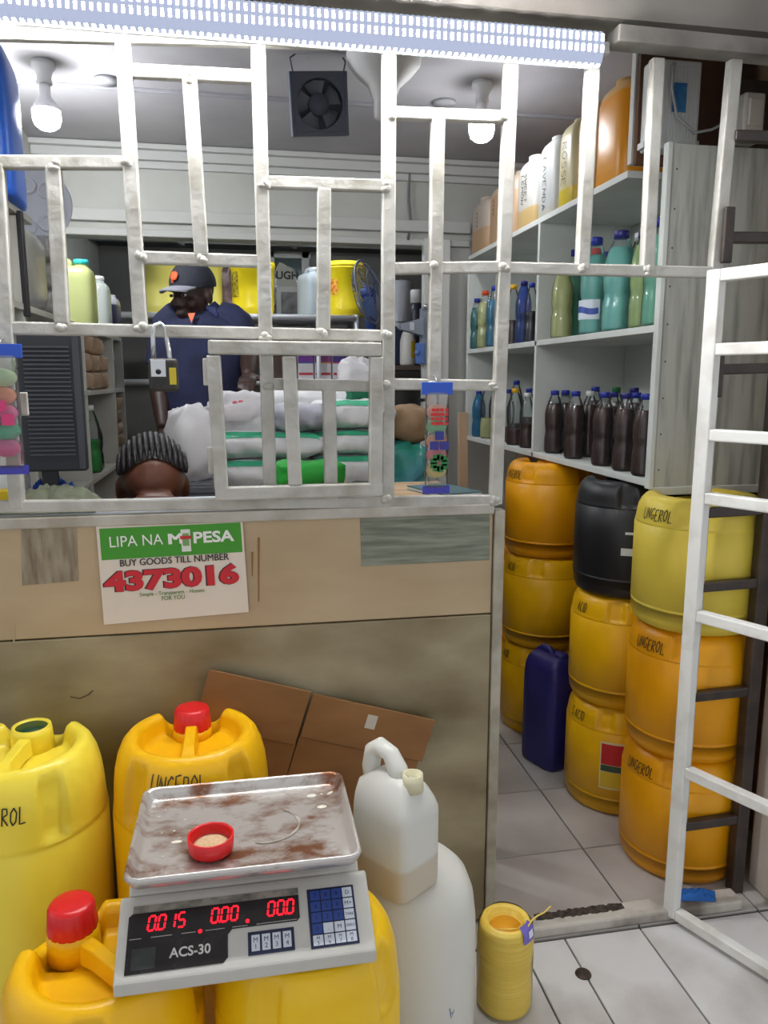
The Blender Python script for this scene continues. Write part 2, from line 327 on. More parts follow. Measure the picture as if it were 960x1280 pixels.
# hatch
hatch = thing('grille_hatch', 'small hinged grille hatch with a grey-white frame, closed', 'hatch', at(368, 615, FY - .02))
def hbar(p, q, w=.026, t=.02): return gbar(p, q, w, t, FY - .021, hatch)
hbar((260, 434), (476, 437)); hbar((267, 444), (277, 612)); hbar((470, 446), (469, 606)); hbar((269, 617), (478, 611)); hbar((361, 445), (369, 606))
for (px, py) in ((258, 465), (264, 575), (476, 500)):
    c = at(px, py, FY - .012); b = MB(); b.box(c, (.012, .014, .05)); b.build('hinge', WHITE_BAR, hatch, .002, off=hatch.location)
# padlock
pl = at(204, 455, FY - .024); lock = thing('padlock', 'black padlock with yellow stripe hanging from a grille bar', 'padlock', (pl.x, pl.y, pl.z - .05))
b = MB(); b.box((0, 0, .03), (.052, .022, .06)); bod = b.build('body', M('padlock_black', (34, 32, 30), .5, c2=(52, 46, 40), scale=40), lock, .007, bseg=3)
b = MB(); b.box((-.008, -.0112, .042), (.026, .001, .03)); b.build('keyhole_plate', M('lock_plate', (205, 208, 212), .3, .6), bod, .0003)
b = MB(); b.lathe([(0, 0), (.005, 0), (.005, .001), (0, .001)], (0, 0, 0), 12, Matrix.Translation((-.008, -.0122, .036)) @ Matrix.Rotation(PI / 2, 4, 'X')); b.build('keyhole', M('black_hole', (8, 8, 8), .8), bod)
b = MB(); b.box((.017, -.0112, .028), (.012, .001, .03)); b.build('stripe', M('lock_yellow', (206, 184, 40), .5), bod, .0003)
b = MB(); b.tube([(-.016, .0, .056)] + [(-.016 + .012 * math.cos(a) - .012 + .024 * 0, .012 * math.sin(a) * .0 + .0, .085 + .0 * a) for a in ()] + [(-.016, 0, .10), (-.014, .006, .118), (-.004, .016, .124), (.004, .020, .116), (.006, .020, .10), (.010, .012, .075), (.012, .002, .056)], .0045, 8); b.build('shackle', M('steel', (200, 202, 204), .25, .9), lock)
# small latch plate on the left post
c = at(28, 505, FY - .01); b = MB(); b.box(c, (.02, .006, .042)); lt = b.build('latch_plate', WHITE_BAR, grille, .002, off=grille.location)

# doorway: right jamb, dark side grille, threshold, and the open gate
side = thing('side_grille', 'dark brown welded bars fixed beside the doorway with white-painted jamb', 'grille', (1.06, 1.5, 0))
b = MB(); b.bar((.987, 1.505, .0), (.987, 1.505, 1.43), .026, .026); b.build('jamb', M('jamb_bar_paint', (205, 198, 186), .45, c2=(160, 148, 132), scale=10, bump=.2), side, .003, off=side.location)
b = MB(); b.bar((1.142, 1.5, 0.0), (1.142, 1.5, 1.85), .030, .030); b.build('post', BLACK_BAR, side, .003, off=side.location)
for py, x in ((172, 940), (298, 930), (462, 925), (640, 910), (732, 905), (868, 895), (1028, 885)):
    z = at(x, py, 1.5).z; b = MB(); b.bar((.995, 1.5, z), (1.142, 1.5, z + .004), .022, .022); b.build('bar', BLACK_BAR, side, .003, off=side.location)
for z in (at(908, 298, 1.5).z, at(890, 466, 1.5).z):
    b = MB(); b.box((.99, 1.487, z + .004), (.022, .012, .11)); b.build('hinge_plate', BLACK_BAR, side, .003, off=side.location)
ga = math.atan2(-.206, .097); gx = Vector((math.cos(ga), math.sin(ga), 0)); g0 = Vector((.935, 1.432, 0))
gate = thing('gate', 'white painted welded steel gate standing open towards the camera', 'gate', g0)
GWID = .78
def gp(u, z): return g0 + gx * u + Vector((0, 0, z))
def gb(a, b_, w=.026, nm='rung', t=.024):
    b = MB(); nrm = (-gx.y, gx.x, 0); b.bar(gp(*a), gp(*b_), w, t, nrm); return b.build(nm, GATE_WHITE, gate, .003, off=gate.location)
gb((0, .012), (0, 1.435), .03, 'stile'); gb((GWID, .012), (GWID, 1.435), .03, 'stile')
for z in (1.423, 1.28, 1.110, .980, .728, .372, .024): gb((.015, z), (GWID - .015, z), .024)
gb((.245, .992), (.245, 1.411), .024, 'upright'); gb((.50, .04), (.50, .96), .024, 'upright')

# ================================================================== LAMPS
a0 = at(-60, 18, 1.46); a1 = at(752, 50, 1.46)
batten = thing('led_batten', 'long bright LED batten with prismatic cover over the grille', 'lamp', ((a0.x + a1.x) / 2, 1.46, 1.85))
zc = (a0.z + a1.z) / 2 + .006
b = MB(); b.box(((a0.x + a1.x) / 2, 1.480, zc + .004), (a1.x - a0.x, .022, .058)); b.build('housing', M('batten_housing', (226, 228, 236), .4), batten, .003, off=batten.location)
b = MB(); rows = []; nseg = 220
for i in range(nseg + 1):
    x = a0.x + (a1.x - a0.x) * i / nseg; d = .003 * (i % 2)
    rows.append([(x, 1.469, zc - .028), (x, 1.456 - d, zc - .026), (x, 1.446 - d, zc - .008), (x, 1.446 - d, zc + .012), (x, 1.456 - d, zc + .028), (x, 1.469, zc + .03)])
b.grid(rows, True, False, True, True); b.build('diffuser', glow('led_diffuser', (214, 224, 255), LED_E, False), batten, off=batten.location)
b = MB()
for i in range(90):
    x = a0.x + (a1.x - a0.x) * (i + .5) / 90
    for dz in (-.006, .013): b.box((x, 1.4425, zc + dz), (.0042, .002, .011))
    b.box((x, 1.462, zc - .0285), (.0045, .012, .002))  # extra downward row, added to throw light on the shelves inside
tag(b.build('led_chips', glow('led_chip', (255, 255, 255), CHIP_E), batten, off=batten.location), kind='stuff')
def bulb(px, py, y, label, power):
    c = at(px, py, y); t = thing('bulb', label, 'lamp', (c.x, c.y, c.z), group=None)
    h = CZ - c.z
    b = MB(); b.lathe([(.0, h), (.034, h), (.036, h - .018), (.026, h - .03), (.021, h - .045), (.024, h - .065), (0, h - .065)], seg=20); b.build('holder', M('bulb_holder', (206, 206, 208), .5), t)
    b = MB(); b.lathe([(.0, h - .065), (.016, h - .065), (.017, .045), (.036, .02), (.043, .004), (.0, .004)], seg=24); b.build('base', M('bulb_base', (236, 236, 240), .4), t)
    b = MB(); b.lathe([(0.042, .003), (.0425, -.008), (.042, -.022), (.036, -.040), (.022, -.051), (0, -.055)], seg=24); b.build('dome', glow('bulb_glow_%d' % px, (248, 250, 255), power), t)
bulb(58, 140, 2.75, 'lit round bulb on the ceiling near the blue can', BULB_E)
bulb(602, 156, 2.66, 'lit round bulb on the ceiling near the shelf of cans', BULB_E * .27)
# conduit, fan box, white dome on the ceiling
cd = thing('ceiling_conduit', 'thin cable conduit running across the ceiling', 'conduit', (.2, 2.93, CZ - .02))
b = MB(); b.bar((LX, 2.93, CZ - .006), (RX, 2.93, CZ - .006), .018, .012, (0, 0, 1)); b.build('channel', M('conduit_grey', (150, 150, 154), .6), cd, .002, off=cd.location)
for x in (-.4, .75): b = MB(); b.lathe([(0, 0), (.04, 0), (.04, -.012), (0, -.012)], (x, 2.86, CZ - .0005), 20); b.build('junction_plate', M('conduit_grey'), cd, off=cd.location)
fc = at(398, 131, 2.55); fan = thing('exhaust_fan', 'dark square box fan hanging on wires from the ceiling', 'fan', fc)
FR = Matrix.Rotation(math.radians(-4), 4, 'Y') @ Matrix.Rotation(math.radians(14), 4, 'X')
dark = M('fan_box_dark', (84, 88, 102), .6); mid = M('fan_blade_grey', (122, 126, 136), .5)
b = MB(); hw = .088
for sx in (-1, 1): b.box((sx * (hw - .006), 0, 0), (.012, .07, 2 * hw), FR); b.box((0, 0, sx * (hw - .006)), (2 * hw - .024, .07, .012), FR)
b.build('frame', dark, fan, .002)
b = MB(); n = 40
for r0, r1 in ((.073, .115),):
    vs = []
    for j in range(n):
        a = 2 * PI * j / n; m_ = max(abs(math.cos(a)), abs(math.sin(a))); k = min(hw - .004, .2) / m_
        vs.append(((.070 * math.cos(a)), -.034, (.070 * math.sin(a)))); vs.append((k * math.cos(a), -.034, k * math.sin(a)))
    b.add(vs, [(2 * j, 2 * j + 1, (2 * j + 3) % (2 * n), (2 * j + 2) % (2 * n)) for j in range(n)], False, FR)
b.build('front_plate', dark, fan)
b = MB(); b.lathe([(0, -.02), (.03, -.02), (.034, 0), (.03, .02), (0, .02)], seg=20, T=FR @ Matrix.Rotation(PI / 2, 4, 'X')); b.build('hub', dark, fan)
for k in range(5):
    a = k * 2 * PI / 5 + .5; b = MB(); rows = []
    for r in (.03, .045, .058, .068): rows.append([(r * math.cos(a + da), dy, r * math.sin(a + da)) for da, dy in ((-.5, -.012), (0, 0), (.45, .014))])
    b.grid(rows, False, True, T=FR); b.build('blade', mid, fan)
b = MB(); b.box((0, .03, 0), (2 * hw - .02, .003, 2 * hw - .02), FR); b.build('back_plate', M('fan_back', (100, 104, 116), .6), fan)
for sx in (-1, 1):
    b = MB(); z1 = CZ - fc.z; b.tube([(sx * .075, 0, hw - .01), (sx * .085, 0, hw + .04), (sx * .03 + .02, .01, hw + .1), (sx * .06 + .03, .02, z1)], .0028, 6); b.build('wire', M('dark_wire', (70, 70, 80), .6), fan)
dc = at(480, 100, 2.45); dome = thing('ceiling_dome', 'white bell-shaped ceiling shade behind the grille', 'lampshade', (dc.x, dc.y, dc.z))
b = MB(); h = CZ - dc.z; b.lathe([(.0, h), (.105, h), (.113, h - .02), (.11, h - .05), (.085, h - .08), (.05, h - .11), (.032, h - .15), (.03, h - .20), (.0, h - .20)], seg=32); b.build('shade', M('shade_white', (206, 205, 204), .6), dome)
b = MB(); b.tube([at(522, 180, BY - .02), at(512, 215, BY - .02), at(511, 250, BY - .015), at(514, 280, BY - .02), at(510, 300, BY - .02)], .006, 6); tag(b.build('wall_cable', M('wall_cable_grey', (110, 110, 112), .6)), 'grey twisted cable hanging down the back wall', 'cable')

# ================================================================== DRUMS
def drum_parts(R, H, rec):
    def fn(r, z, a):
        # a = 0 along +x; front is -y
        f = a + PI / 2
        f = math.atan2(math.sin(f), math.cos(f)); back = PI - abs(f)
        t = r / R
        if z > .9 * H and .4 < t < .96:
            k = max(0, 1 - (back / math.radians(36)) ** 4)
            z -= k * rec * min(1, (t - .4) / .1) * (1 if t < .84 else (.96 - t) / .12)
        if .795 * H < z < .965 * H and t > .9:
            for c in (42, -42, 138, -138):
                d = abs(math.degrees(f) - c)
                if d < 10: r -= .010 * min(1, (10 - d) / 2.6)
        return r, z
    p = [(0, .004), (.70 * R, .004), (.76 * R, 0), (.86 * R, 0), (.93 * R, .006), (.975 * R, .022), (.992 * R, .05), (R * .994, .15 * H), (R * .997, .17 * H), (R * .984, .174 * H), (R * .984, .18 * H), (R, .186 * H), (R, .5 * H), (R, .772 * H), (R * .984, .778 * H), (R * .984, .785 * H), (R * .992, .79 * H), (R * .985, .80 * H), (R * .975, .83 * H), (R * .965, .87 * H), (R * .945, .91 * H), (R * .905, .95 * H), (R * .85, .98 * H), (R * .79, .996 * H), (R * .73, H), (R * .67, .994 * H), (R * .635, H - rec * .35), (R * .61, H - rec * .8), (R * .57, H - rec), (R * .5, H - rec), (R * .3, H - rec), (0.001, H - rec)]
    b = MB(); b.lathe(p, seg=144, fn=fn); return b
DM = {}
SHP = [(0, 1), (.772, 1), (.79, .994), (.80, .987), (.83, .977), (.87, .967), (.91, .948), (.95, .908), (.98, .853), (1, .75)]
def shoulder(q):
    for (a, r0), (b, r1) in zip(SHP, SHP[1:]):
        if q <= b: return r0 + (r1 - r0) * (q - a) / (b - a)
    return .75
def drum(label, loc, R, H, mat, cap='red', rz=0, group=None, text=None, tang=0, tz=None, tsize=.05, rec=.034, nh=.014, nk=.40):
    t = thing('plastic_drum', label, 'drum', loc, rz, group)
    k = (R, H, rec, mat.name)
    if k not in DM: DM[k] = drum_parts(R, H, rec).mesh('body', mat)
    share('body', DM[k], t)
    ny = nk * R
    b = MB(); b.lathe([(.037, H - rec - .002), (.035, H + nh - .024), (.030, H + nh - .021), (.030, H + nh), (.0265, H + nh), (.026, H - rec + .006), (.0, H - rec + .006)] if cap != 'green' else [(.037, H - rec - .002), (.035, H + nh - .010), (.0335, H + nh), (.028, H + nh), (.0275, H - rec + .006), (.0, H - rec + .006)], (0, ny, 0), 36); b.build('neck', mat, t)
    b = MB(); z = H - rec * .45
    b.add([(x * w, y, zz) for y, w, z0, z1 in ((ny - .028, .013, H - rec - .002, H - .004), (ny - .06, .012, H - rec + .004, H - .002), (-.40 * R, .012, H - rec + .003, H - .004), (-.60 * R, .016, H - rec - .002, H - .012)) for x, zz in ((-1, z0), (1, z0), (.8, z1), (-.8, z1))],
          [(0, 1, 5, 4), (1, 2, 6, 5), (2, 3, 7, 6), (3, 0, 4, 7), (4, 5, 9, 8), (5, 6, 10, 9), (6, 7, 11, 10), (7, 4, 8, 11), (8, 9, 13, 12), (9, 10, 14, 13), (10, 11, 15, 14), (11, 8, 12, 15), (3, 2, 1, 0), (12, 13, 14, 15)])
    b.build('handle', mat, t, .003)
    if cap:
        m = {'red': RED, 'same': mat, 'black': BLACKP, 'green': M('dark_green_plastic', (20, 66, 40), .4)}[cap]
        b = MB()
        if cap == 'green': b.lathe([(0, H + nh - .006), (.0276, H + nh - .006), (.0276, H + nh - .003), (0, H + nh - .004)], (0, ny, 0), 24); nm = 'inner_seal'
        else:
            z0 = H + nh - .024; nm = 'cap'
            b.lathe([(.0, z0 + .040), (.022, z0 + .040), (.0285, z0 + .0385), (.0318, z0 + .034), (.0345, z0 + .004), (.0345, z0), (.0305, z0), (0.0, z0 + .001)], (0, ny, 0), 80, fn=lambda r, z, a: ((r - .0011 if (r > .03 and int(a / (2 * PI) * 80 + .5) % 5 == 0) else r), z))
        b.build(nm, m, t)
    if text:
        zt = tz if tz is not None else .8 * H
        def f2(u, v, l): a = tang + u / R; z = zt + v; rr = R * shoulder(z / H) + l + .0008; return Vector((rr * math.sin(a), -rr * math.cos(a), z))
        mb, _ = scrawl(text, tsize, f2, .0022, xs=.52); mb.build('handwriting', INK, t)
    return t
# customer side
d2 = drum('bright yellow drum with red cap directly behind the scale, marked UNGEROL', (-.107, 1.343, 0), .14, .597, YEL, 'red', text='UNGEROL', tang=-.46, tz=.545, tsize=.030, rec=.036, nh=.004)
d1 = drum('lemon yellow drum with open green-sealed neck at the left edge', (-.397, 1.345, 0), .14, .597, LEMON, 'green', rz=-.12, text='UNGEROL', tang=-.24, tz=.520, tsize=.028, rec=.036, nh=.006)
d3 = drum('golden yellow drum with red cap in the lower left corner', (-.212, .995, 0), .135, .449, YEL, 'red', rz=.75, rec=.036, nh=.026, nk=.5)
d4 = drum('yellow drum carrying the digital scale', (.072, 1.0, 0), .135, .452, M('yellow_plastic_scale_drum', (240, 196, 10), .33, c2=(228, 180, 10), scale=4), None, rz=.2, rec=.03, nh=-.004)
# storage stacks under the shelf, bottom to top
DH = .317
sx = [(1.09, 1.665), (1.068, 1.972), (1.035, 2.47), (1.0, 2.78)]
drum('orange-yellow drum at the bottom of the stack nearest the gate', (*sx[0], 0), .15, DH, ORG, 'same', nh=-.022, text='UNGEROL', tang=-1.62, tz=.258, tsize=.027)
drum('orange-yellow drum in the middle of the stack nearest the gate', (*sx[0], DH), .15, DH, ORG, 'same', rz=.05, nh=-.022, text='UNGEROL', tang=-1.62, tz=.262, tsize=.027)
drum('pale yellow drum on top of the stack nearest the gate', (*sx[0], 2 * DH), .152, DH, PALE, 'green', rz=-.1, nh=-.022, text='UNGEROL', tang=-1.47, tz=.262, tsize=.027)
o = drum('yellow drum with a printed red and yellow sticker, under the black drum stack', (*sx[1], 0), .148, DH, YEL2, 'same', nh=-.022, text='S.ACID', tang=-1.57, tz=.262, tsize=.027)
def wrap(R, a0, a1, z0, z1, l=.0012, n=8):
    b = MB(); b.grid([[(math.sin(a0 + (a1 - a0) * i / n) * (R + l), -math.cos(a0 + (a1 - a0) * i / n) * (R + l), z) for i in range(n + 1)] for z in (z0, z1)], False, True); return b
s = wrap(.148, -.78, -.24, .085, .225).build('sticker', M('sticker_cream', (226, 214, 170), .5), o)
wrap(.148, -.76, -.26, .158, .219, .002).build('red_panel', M('sticker_red', (196, 34, 40), .5), s)
wrap(.148, -.76, -.26, .090, .136, .002).build('yellow_panel', M('sticker_yellow', (222, 190, 40), .5), s)
wrap(.148, -.76, -.26, .138, .156, .002).build('green_panel', M('sticker_green', (60, 84, 62), .5), s)
drum('yellow drum between the black drum and the stickered drum', (*sx[1], DH), .148, DH, YEL2, 'same', rz=.1, nh=-.022, text='ACID', tang=-1.62, tz=.262, tsize=.027)
o = drum('black plastic drum on top of a yellow drum stack', (*sx[1], 2 * DH), .148, DH, BLACKP, 'black', rz=.2, nh=-.022)
wrap(.148, -.80, -.36, .125, .145).build('tape_label', M('tape_white', (214, 214, 214), .5), o); wrap(.148, -.74, -.36, .182, .189).build('tape_label', M('tape_white'), o)
drum('yellow drum at the bottom of the stack behind the blue can', (*sx[2], 0), .148, DH, YEL2, 'same', nh=-.022, text='ACID', tang=-1.62, tz=.262, tsize=.027)
drum('dark yellow drum in the middle of the stack behind the blue can', (*sx[2], DH), .148, DH, YEL2, 'same', rz=.1, nh=-.022, text='ACID', tang=-1.57, tz=.262, tsize=.027)
drum('orange drum on top of the stack behind the blue can', (*sx[2], 2 * DH), .148, DH, ORG, 'same', rz=-.2, nh=-.022, text='UNGEROL', tang=-1.47, tz=.262, tsize=.027)
for k, nm in enumerate(('bottom', 'middle', 'top')):
    if k < 2: drum('orange drum half hidden behind the counter end, %s of the farthest stack' % nm, (sx[3][0] - .02 * (k == 0), sx[3][1], k * DH), .148, DH, ORG, 'same', nh=-.022)

# ================================================================== JERRYCANS
JM = {}
def jerry_mesh(w, d, h, mat, ribs=False):
    k = (w, d, h, mat.name, ribs)
    if k in JM: return JM[k]
    b = MB(); rows = []; n = 40
    prof = [(0, .86, .90), (.012, .97, .98), (.04, 1, 1), (.35, 1, 1), (.66, 1, 1), (.75, .985, .99), (.81, .94, .96), (.855, .84, .90), (.885, .66, .82), (.90, .42, .70), (.905, .1, .4)]
    for i, (z, fx, fy) in enumerate(prof):
        row = []
        for j in range(n):
            a = 2 * PI * j / n; c, s = math.cos(a), math.sin(a); e = .42
            x = math.copysign(abs(c) ** e, c) * w / 2 * fx; y = math.copysign(abs(s) ** e, s) * d / 2 * fy
            if ribs and .04 <= z <= .7 and (j % 4) < 2: x *= .975; y *= .985
            row.append((x, y, z * h))
        rows.append(row)
    b.grid(rows, True, True, True, True); JM[k] = b.mesh('body', mat); return JM[k]
def jerrycan(label, loc, w, d, h, mat, capmat, rz=0, group=None, ribs=False, name='jerrycan', hmat=None):
    t = thing(name, label, 'jerrycan', loc, rz, group); share('body', jerry_mesh(w, d, h, mat, ribs), t)
    b = MB(); r = min(w, d) * .12
    b.tube([(0, -.02 * d, .86 * h), (0, .0, .955 * h), (0, .07 * d, .985 * h), (0, .24 * d, .975 * h), (0, .36 * d, .92 * h), (0, .41 * d, .80 * h)], [r * 1.1, r, r * .9, r * .9, r, r * 1.2], 10); b.build('handle', hmat or mat, t)
    b = MB(); q = min(w, d) * .16
    b.lathe([(q * 1.15, .84 * h), (q * 1.1, .93 * h), (q, .935 * h), (0, .935 * h)], (0, -.26 * d, 0), 20); b.build('neck', hmat or mat, t)
    if capmat:
        b = MB(); b.lathe([(q * 1.2, .93 * h), (q * 1.2, .985 * h), (q * 1.05, h), (0, h)], (0, -.26 * d, 0), 20); b.build('cap', capmat, t)
    return t
bl = thing('blue_jerrycan', 'navy blue ribbed jerrycan on the floor between the drum stacks', 'jerrycan', (.952, 2.195, 0), .35)
share('body', jerry_mesh(.13, .155, .405, BLUEP, True), bl)
b = MB(); b.tube([(0, -.005, .355), (0, .012, .372), (0, .04, .374), (0, .058, .36), (0, .062, .33)], [.012, .012, .011, .012, .014], 10); b.build('handle', BLUEP, bl)
b = MB(); b.lathe([(.021, .345), (.021, .374), (.018, .377), (0, .377)], (0, -.038, 0), 20); b.build('cap', BLUEP, bl)
# white cans in front of the counter
lowcan = thing('white_drum', 'large white round-shouldered can on the floor under a smaller can', 'drum', (.275, 1.205, 0))
b = MB(); R_, H_ = .112, .385
b.lathe([(0, .003), (.8 * R_, 0), (.93 * R_, .006), (R_, .03), (R_, .25), (R_ * .99, .29), (R_ * .95, .33), (R_ * .86, .358), (R_ * .72, .374), (R_ * .5, .378), (R_ * .2, .378), (0, .378)], seg=64, fn=lambda r, z, a: (r * (1 + .04 * abs(math.sin(2 * a)) ** 3), z)); b.build('body', HDPE, lowcan)
for a in (-.5, .35, 1.1): b = MB(); b.ball((.088 * math.cos(a), .088 * math.sin(a), .352), (.009, .009, .006), 12, 8); b.build('stud', HDPE, lowcan)
b = MB(); f3 = lambda u, v, l: Vector(((R_ * 1.012 + l) * math.sin(.35 + u / R_), -(R_ * 1.012 + l) * math.cos(.35 + u / R_), .15 + v)); mb, _ = scrawl('x', .03, f3, .0015); mb.build('pen_mark', M('blue_pen', (60, 110, 150), .6), lowcan)
upcan = thing('white_jerrycan', 'small translucent white jerrycan with open handle standing on the larger white can', 'jerrycan', (.236, 1.165, .378), .62)
w, d, h = .105, .125, .238
b = MB(); rows = []; n = 40
for z, fx, fy, oy in [(0, .86, .86, 0), (.014, .97, .97, 0), (.05, 1, 1, 0), (.56, 1, 1, 0), (.60, .99, .99, 0), (.66, .9, .96, .02), (.74, .72, .88, .05), (.80, .5, .66, .0), (.83, .34, .40, -.04), (.835, .2, .2, -.04)]:
    row = []
    for j in range(n):
        a = 2 * PI * j / n; c, s_ = math.cos(a), math.sin(a); e = .38
        row.append((math.copysign(abs(c) ** e, c) * w / 2 * fx, math.copysign(abs(s_) ** e, s_) * d / 2 * fy + oy * d, z * h))
    rows.append(row)
b.grid(rows, True, True, True, True); b.build('body', filled('small_can_plastic', (232, 232, 226), (216, 206, 188), .06, .25), upcan)
b = MB(); b.tube([(0, .05, .66 * h), (0, .058, .80 * h), (0, .052, .92 * h), (0, .036, .975 * h), (0, .012, .95 * h), (0, -.004, .86 * h), (0, -.01, .79 * h)], [.017, .016, .016, .015, .015, .017, .02], 12); b.build('handle', HDPE, upcan)
b = MB(); b.lathe([(.018, .76 * h), (.0165, .88 * h), (.0135, .88 * h), (.013, .80 * h), (0, .80 * h)], (0, -.038, 0), 24); b.build('neck', M('cream_neck', (214, 208, 176), .4), upcan)

# ================================================================== TWINE SPOOL, RAG, CARDBOARD, SIGN
sp = thing('twine_spool', 'yellow plastic twine roll in clear wrap on the floor tiles', 'twine', (.478, 1.275, 0))
TW = M('yellow_twine', (252, 226, 112), .4, c2=(242, 204, 76), scale=9, stretch=(1, 1, 60), bump=.5, bscale=20, contrast=(.3, .7))
b = MB(); pr_ = [(.031, .16), (.031, .002), (.045, .0), (.05, .006)]
for k in range(44): z = .006 + k * .0037; pr_.append((.0515 + .0012 * (k % 2) + .002 * math.sin(k * .23), z))
pr_ += [(.0505, .175), (.046, .186), (.040, .188), (.034, .182), (.031, .16)]
b.lathe(pr_, seg=48); b.build('coil', TW, sp)
b = MB(); b.lathe([(.0, .10), (.0305, .10), (.0305, .17)], seg=32); b.build('core_hollow', M('orange_inside', (226, 160, 30), .6), sp)
b = MB(); b.tube([(.03, -.034, .186), (.044, -.022, .192), (.058, -.018, .198), (.07, -.02, .204), (.082, -.022, .218)], .0016, 5); b.build('loose_end', TW, sp)
b = MB(); b.tube([(-.02, .0, .165), (-.012, -.03, .187), (.012, -.036, .19), (.028, -.02, .187), (.03, .0, .18)], .0014, 5); b.build('loose_loop', TW, sp)
b = MB(); b.grid([[(.0535 * math.sin(a) * k * (1 + .012 * math.sin(7 * a + z * 90)), -.0535 * math.cos(a) * k * (1 + .012 * math.sin(7 * a + z * 90)), z) for a in [2 * PI * i / 36 for i in range(36)]] for z, k in ((.004, 1.03), (.05, 1.035), (.09, 1.03), (.15, 1.025), (.18, .97), (.191, .80), (.189, .66))], True, True); b.build('clear_wrap', clear('wrap_film', (254, 254, 252), .97, .15), sp)
[n for n in MATS['wrap_film'].node_tree.nodes if n.type == 'FRESNEL'][0].inputs[0].default_value = 1.2
b = MB(); rows = [[(r * math.sin(a), -r * math.cos(a), z) for a in [.35 + .75 * i / 8 for i in range(9)]] for r, z in ((.0555, .165), (.0525, .184), (.040, .1925))]; b.grid(rows, False, True); lb = b.build('paper_label', M('purple_label', (112, 100, 186), .5), sp)
b = MB(); b.grid([[(r * math.sin(a), -r * math.cos(a), z) for a in [.6 + .28 * i / 6 for i in range(7)]] for r, z in ((.0558, .172), (.0530, .186))], False, True); b.build('label_disc', M('label_white', (225, 225, 232), .5), lb)
rg = atz(872, 1138, 0); rag = MB(); rows = []
for i in range(15):
    row = []
    for j in range(9):
        u = (i / 14 - .5); v = (j / 8 - .5); e = max(0, 1 - (2 * u) ** 4) * max(0, 1 - (2 * v) ** 4)
        row.append((rg.x + u * .09 + v * .02, rg.y + .012 + v * .035 - u * .02, .0292 + e * (.008 + .02 * abs(noise.noise(Vector((u * 7, v * 6, 3)))))))
    rows.append(row)
rag.grid(rows, False, True); tag(rag.build('rag', M('blue_rag', (24, 96, 176), .7)), 'crumpled blue scrap beside the foot of the dark post', 'rag')
CARD = M('cardboard', (156, 112, 66), .75, c2=(134, 94, 54), scale=4, stretch=(1, 1, 3)); CARD2 = M('cardboard_edge', (120, 82, 48), .85)
cb = thing('cardboard_box', 'flattened brown cardboard box leaning against the counter front', 'box', (.15, 1.48, .0))
O = at(262, 836, 1.482); e1 = (at(545, 898, 1.482) - O).normalized(); e2 = Vector((e1.z, 0, -e1.x)); L1 = (at(545, 898, 1.482) - O).length
if e2.z > 0: e2 = -e2
def cpan(u0, u1, v0, v1, yo, nm='flap'):
    b = MB(); f = lambda u, v: O + e1 * u + e2 * v + Vector((0, yo - .0 * v, 0))
    b.poly([f(u0, v0), f(u1, v0), f(u1, v1), f(u0, v1)], .004, (0, 1, 0)); return b.build(nm, CARD, cb, .0012, off=cb.location)
uk = L1 * .435
cpan(0, uk - .002, 0, .118, -.004); cpan(uk + .004, L1, .004, .10, -.001); cpan(-.005, uk + .001, .1205, .50, .003, 'panel'); cpan(uk + .003, L1 - .006, .1025, .485, .004, 'panel')
b = MB(); q = O + e1 * (L1 * .70) + e2 * .022 + Vector((0, -.002, 0)); b.poly([q, q + e1 * .022, q + e1 * .022 + e2 * .03, q + e2 * .03], .0006, (0, 1, 0)); b.build('paper_tag', M('paper_tag', (206, 200, 184), .6), cb, off=cb.location)

# payment sign
c0, c1, c2_, c3 = [at(px, py, 1.4995) for px, py in ((120, 658), (303, 650), (311, 765), (130, 781))]
sign = thing('payment_sign', 'white and green printed paper sign with a red number on the counter front', 'sign', ((c2_.x + c3.x) / 2, 1.4995, (c2_.z + c3.z) / 2))
SO = Vector(sign.location)
def sq(u, v): t = c3 * (1 - u) * (1 - v) + c2_ * u * (1 - v) + c0 * (1 - u) * v + c1 * u * v; return t - SO
def spatch(u0, u1, v0, v1, l, mat, nm, parent): b = MB(); b.poly([sq(u0, v0) - Vector((0, l, 0)), sq(u1, v0) - Vector((0, l, 0)), sq(u1, v1) - Vector((0, l, 0)), sq(u0, v1) - Vector((0, l, 0))], .0006, (0, 1, 0)); return b.build(nm, mat, parent)
paper = spatch(0, 1, 0, 1, 0, M('sign_paper', (226, 214, 200), .4), 'paper', sign)
hd = spatch(.02, .985, .66, .975, .0008, M('sign_green', (62, 150, 30), .4), 'header', paper)
SW = (c1 - c0).length; ex = (sq(1, .5) - sq(0, .5)).normalized(); ang = math.atan2(ex.z, ex.x)
def stext(s, u, v, size, mat, width=None, bold=0, nm='lettering', l=.0016):
    me = text_mesh(s, size, mat, bold=bold, extrude=.0002)
    w = max(x.co.x for x in me.vertices) - min(x.co.x for x in me.vertices); k = (width * SW / w) if width else 1
    q = sq(u, v); T = Matrix.Translation(q - Vector((0, l, 0))) @ Matrix.Rotation(-ang, 4, 'Y') @ UP @ Matrix.Diagonal((k, 1, 1, 1)); me.transform(T)
    o = bpy.data.objects.new(nm, me); COL.objects.link(o); o.parent = paper; return o
SWH = M('sign_white', (238, 238, 232), .4); SBK = M('sign_black', (40, 34, 36), .5); SRD = M('sign_red', (202, 30, 44), .45); SGN = M('sign_small_green', (86, 130, 50), .5)
stext('LIPA NA', .075, .785, .030, SWH, .36); stext('M', .466, .785, .030, SWH, .09); stext('M', .472, .785, .030, SWH, .09, l=.0018); stext('M', .478, .785, .030, SWH, .09, l=.0020); stext('PESA', .645, .785, .030, SWH, .285, .0009)
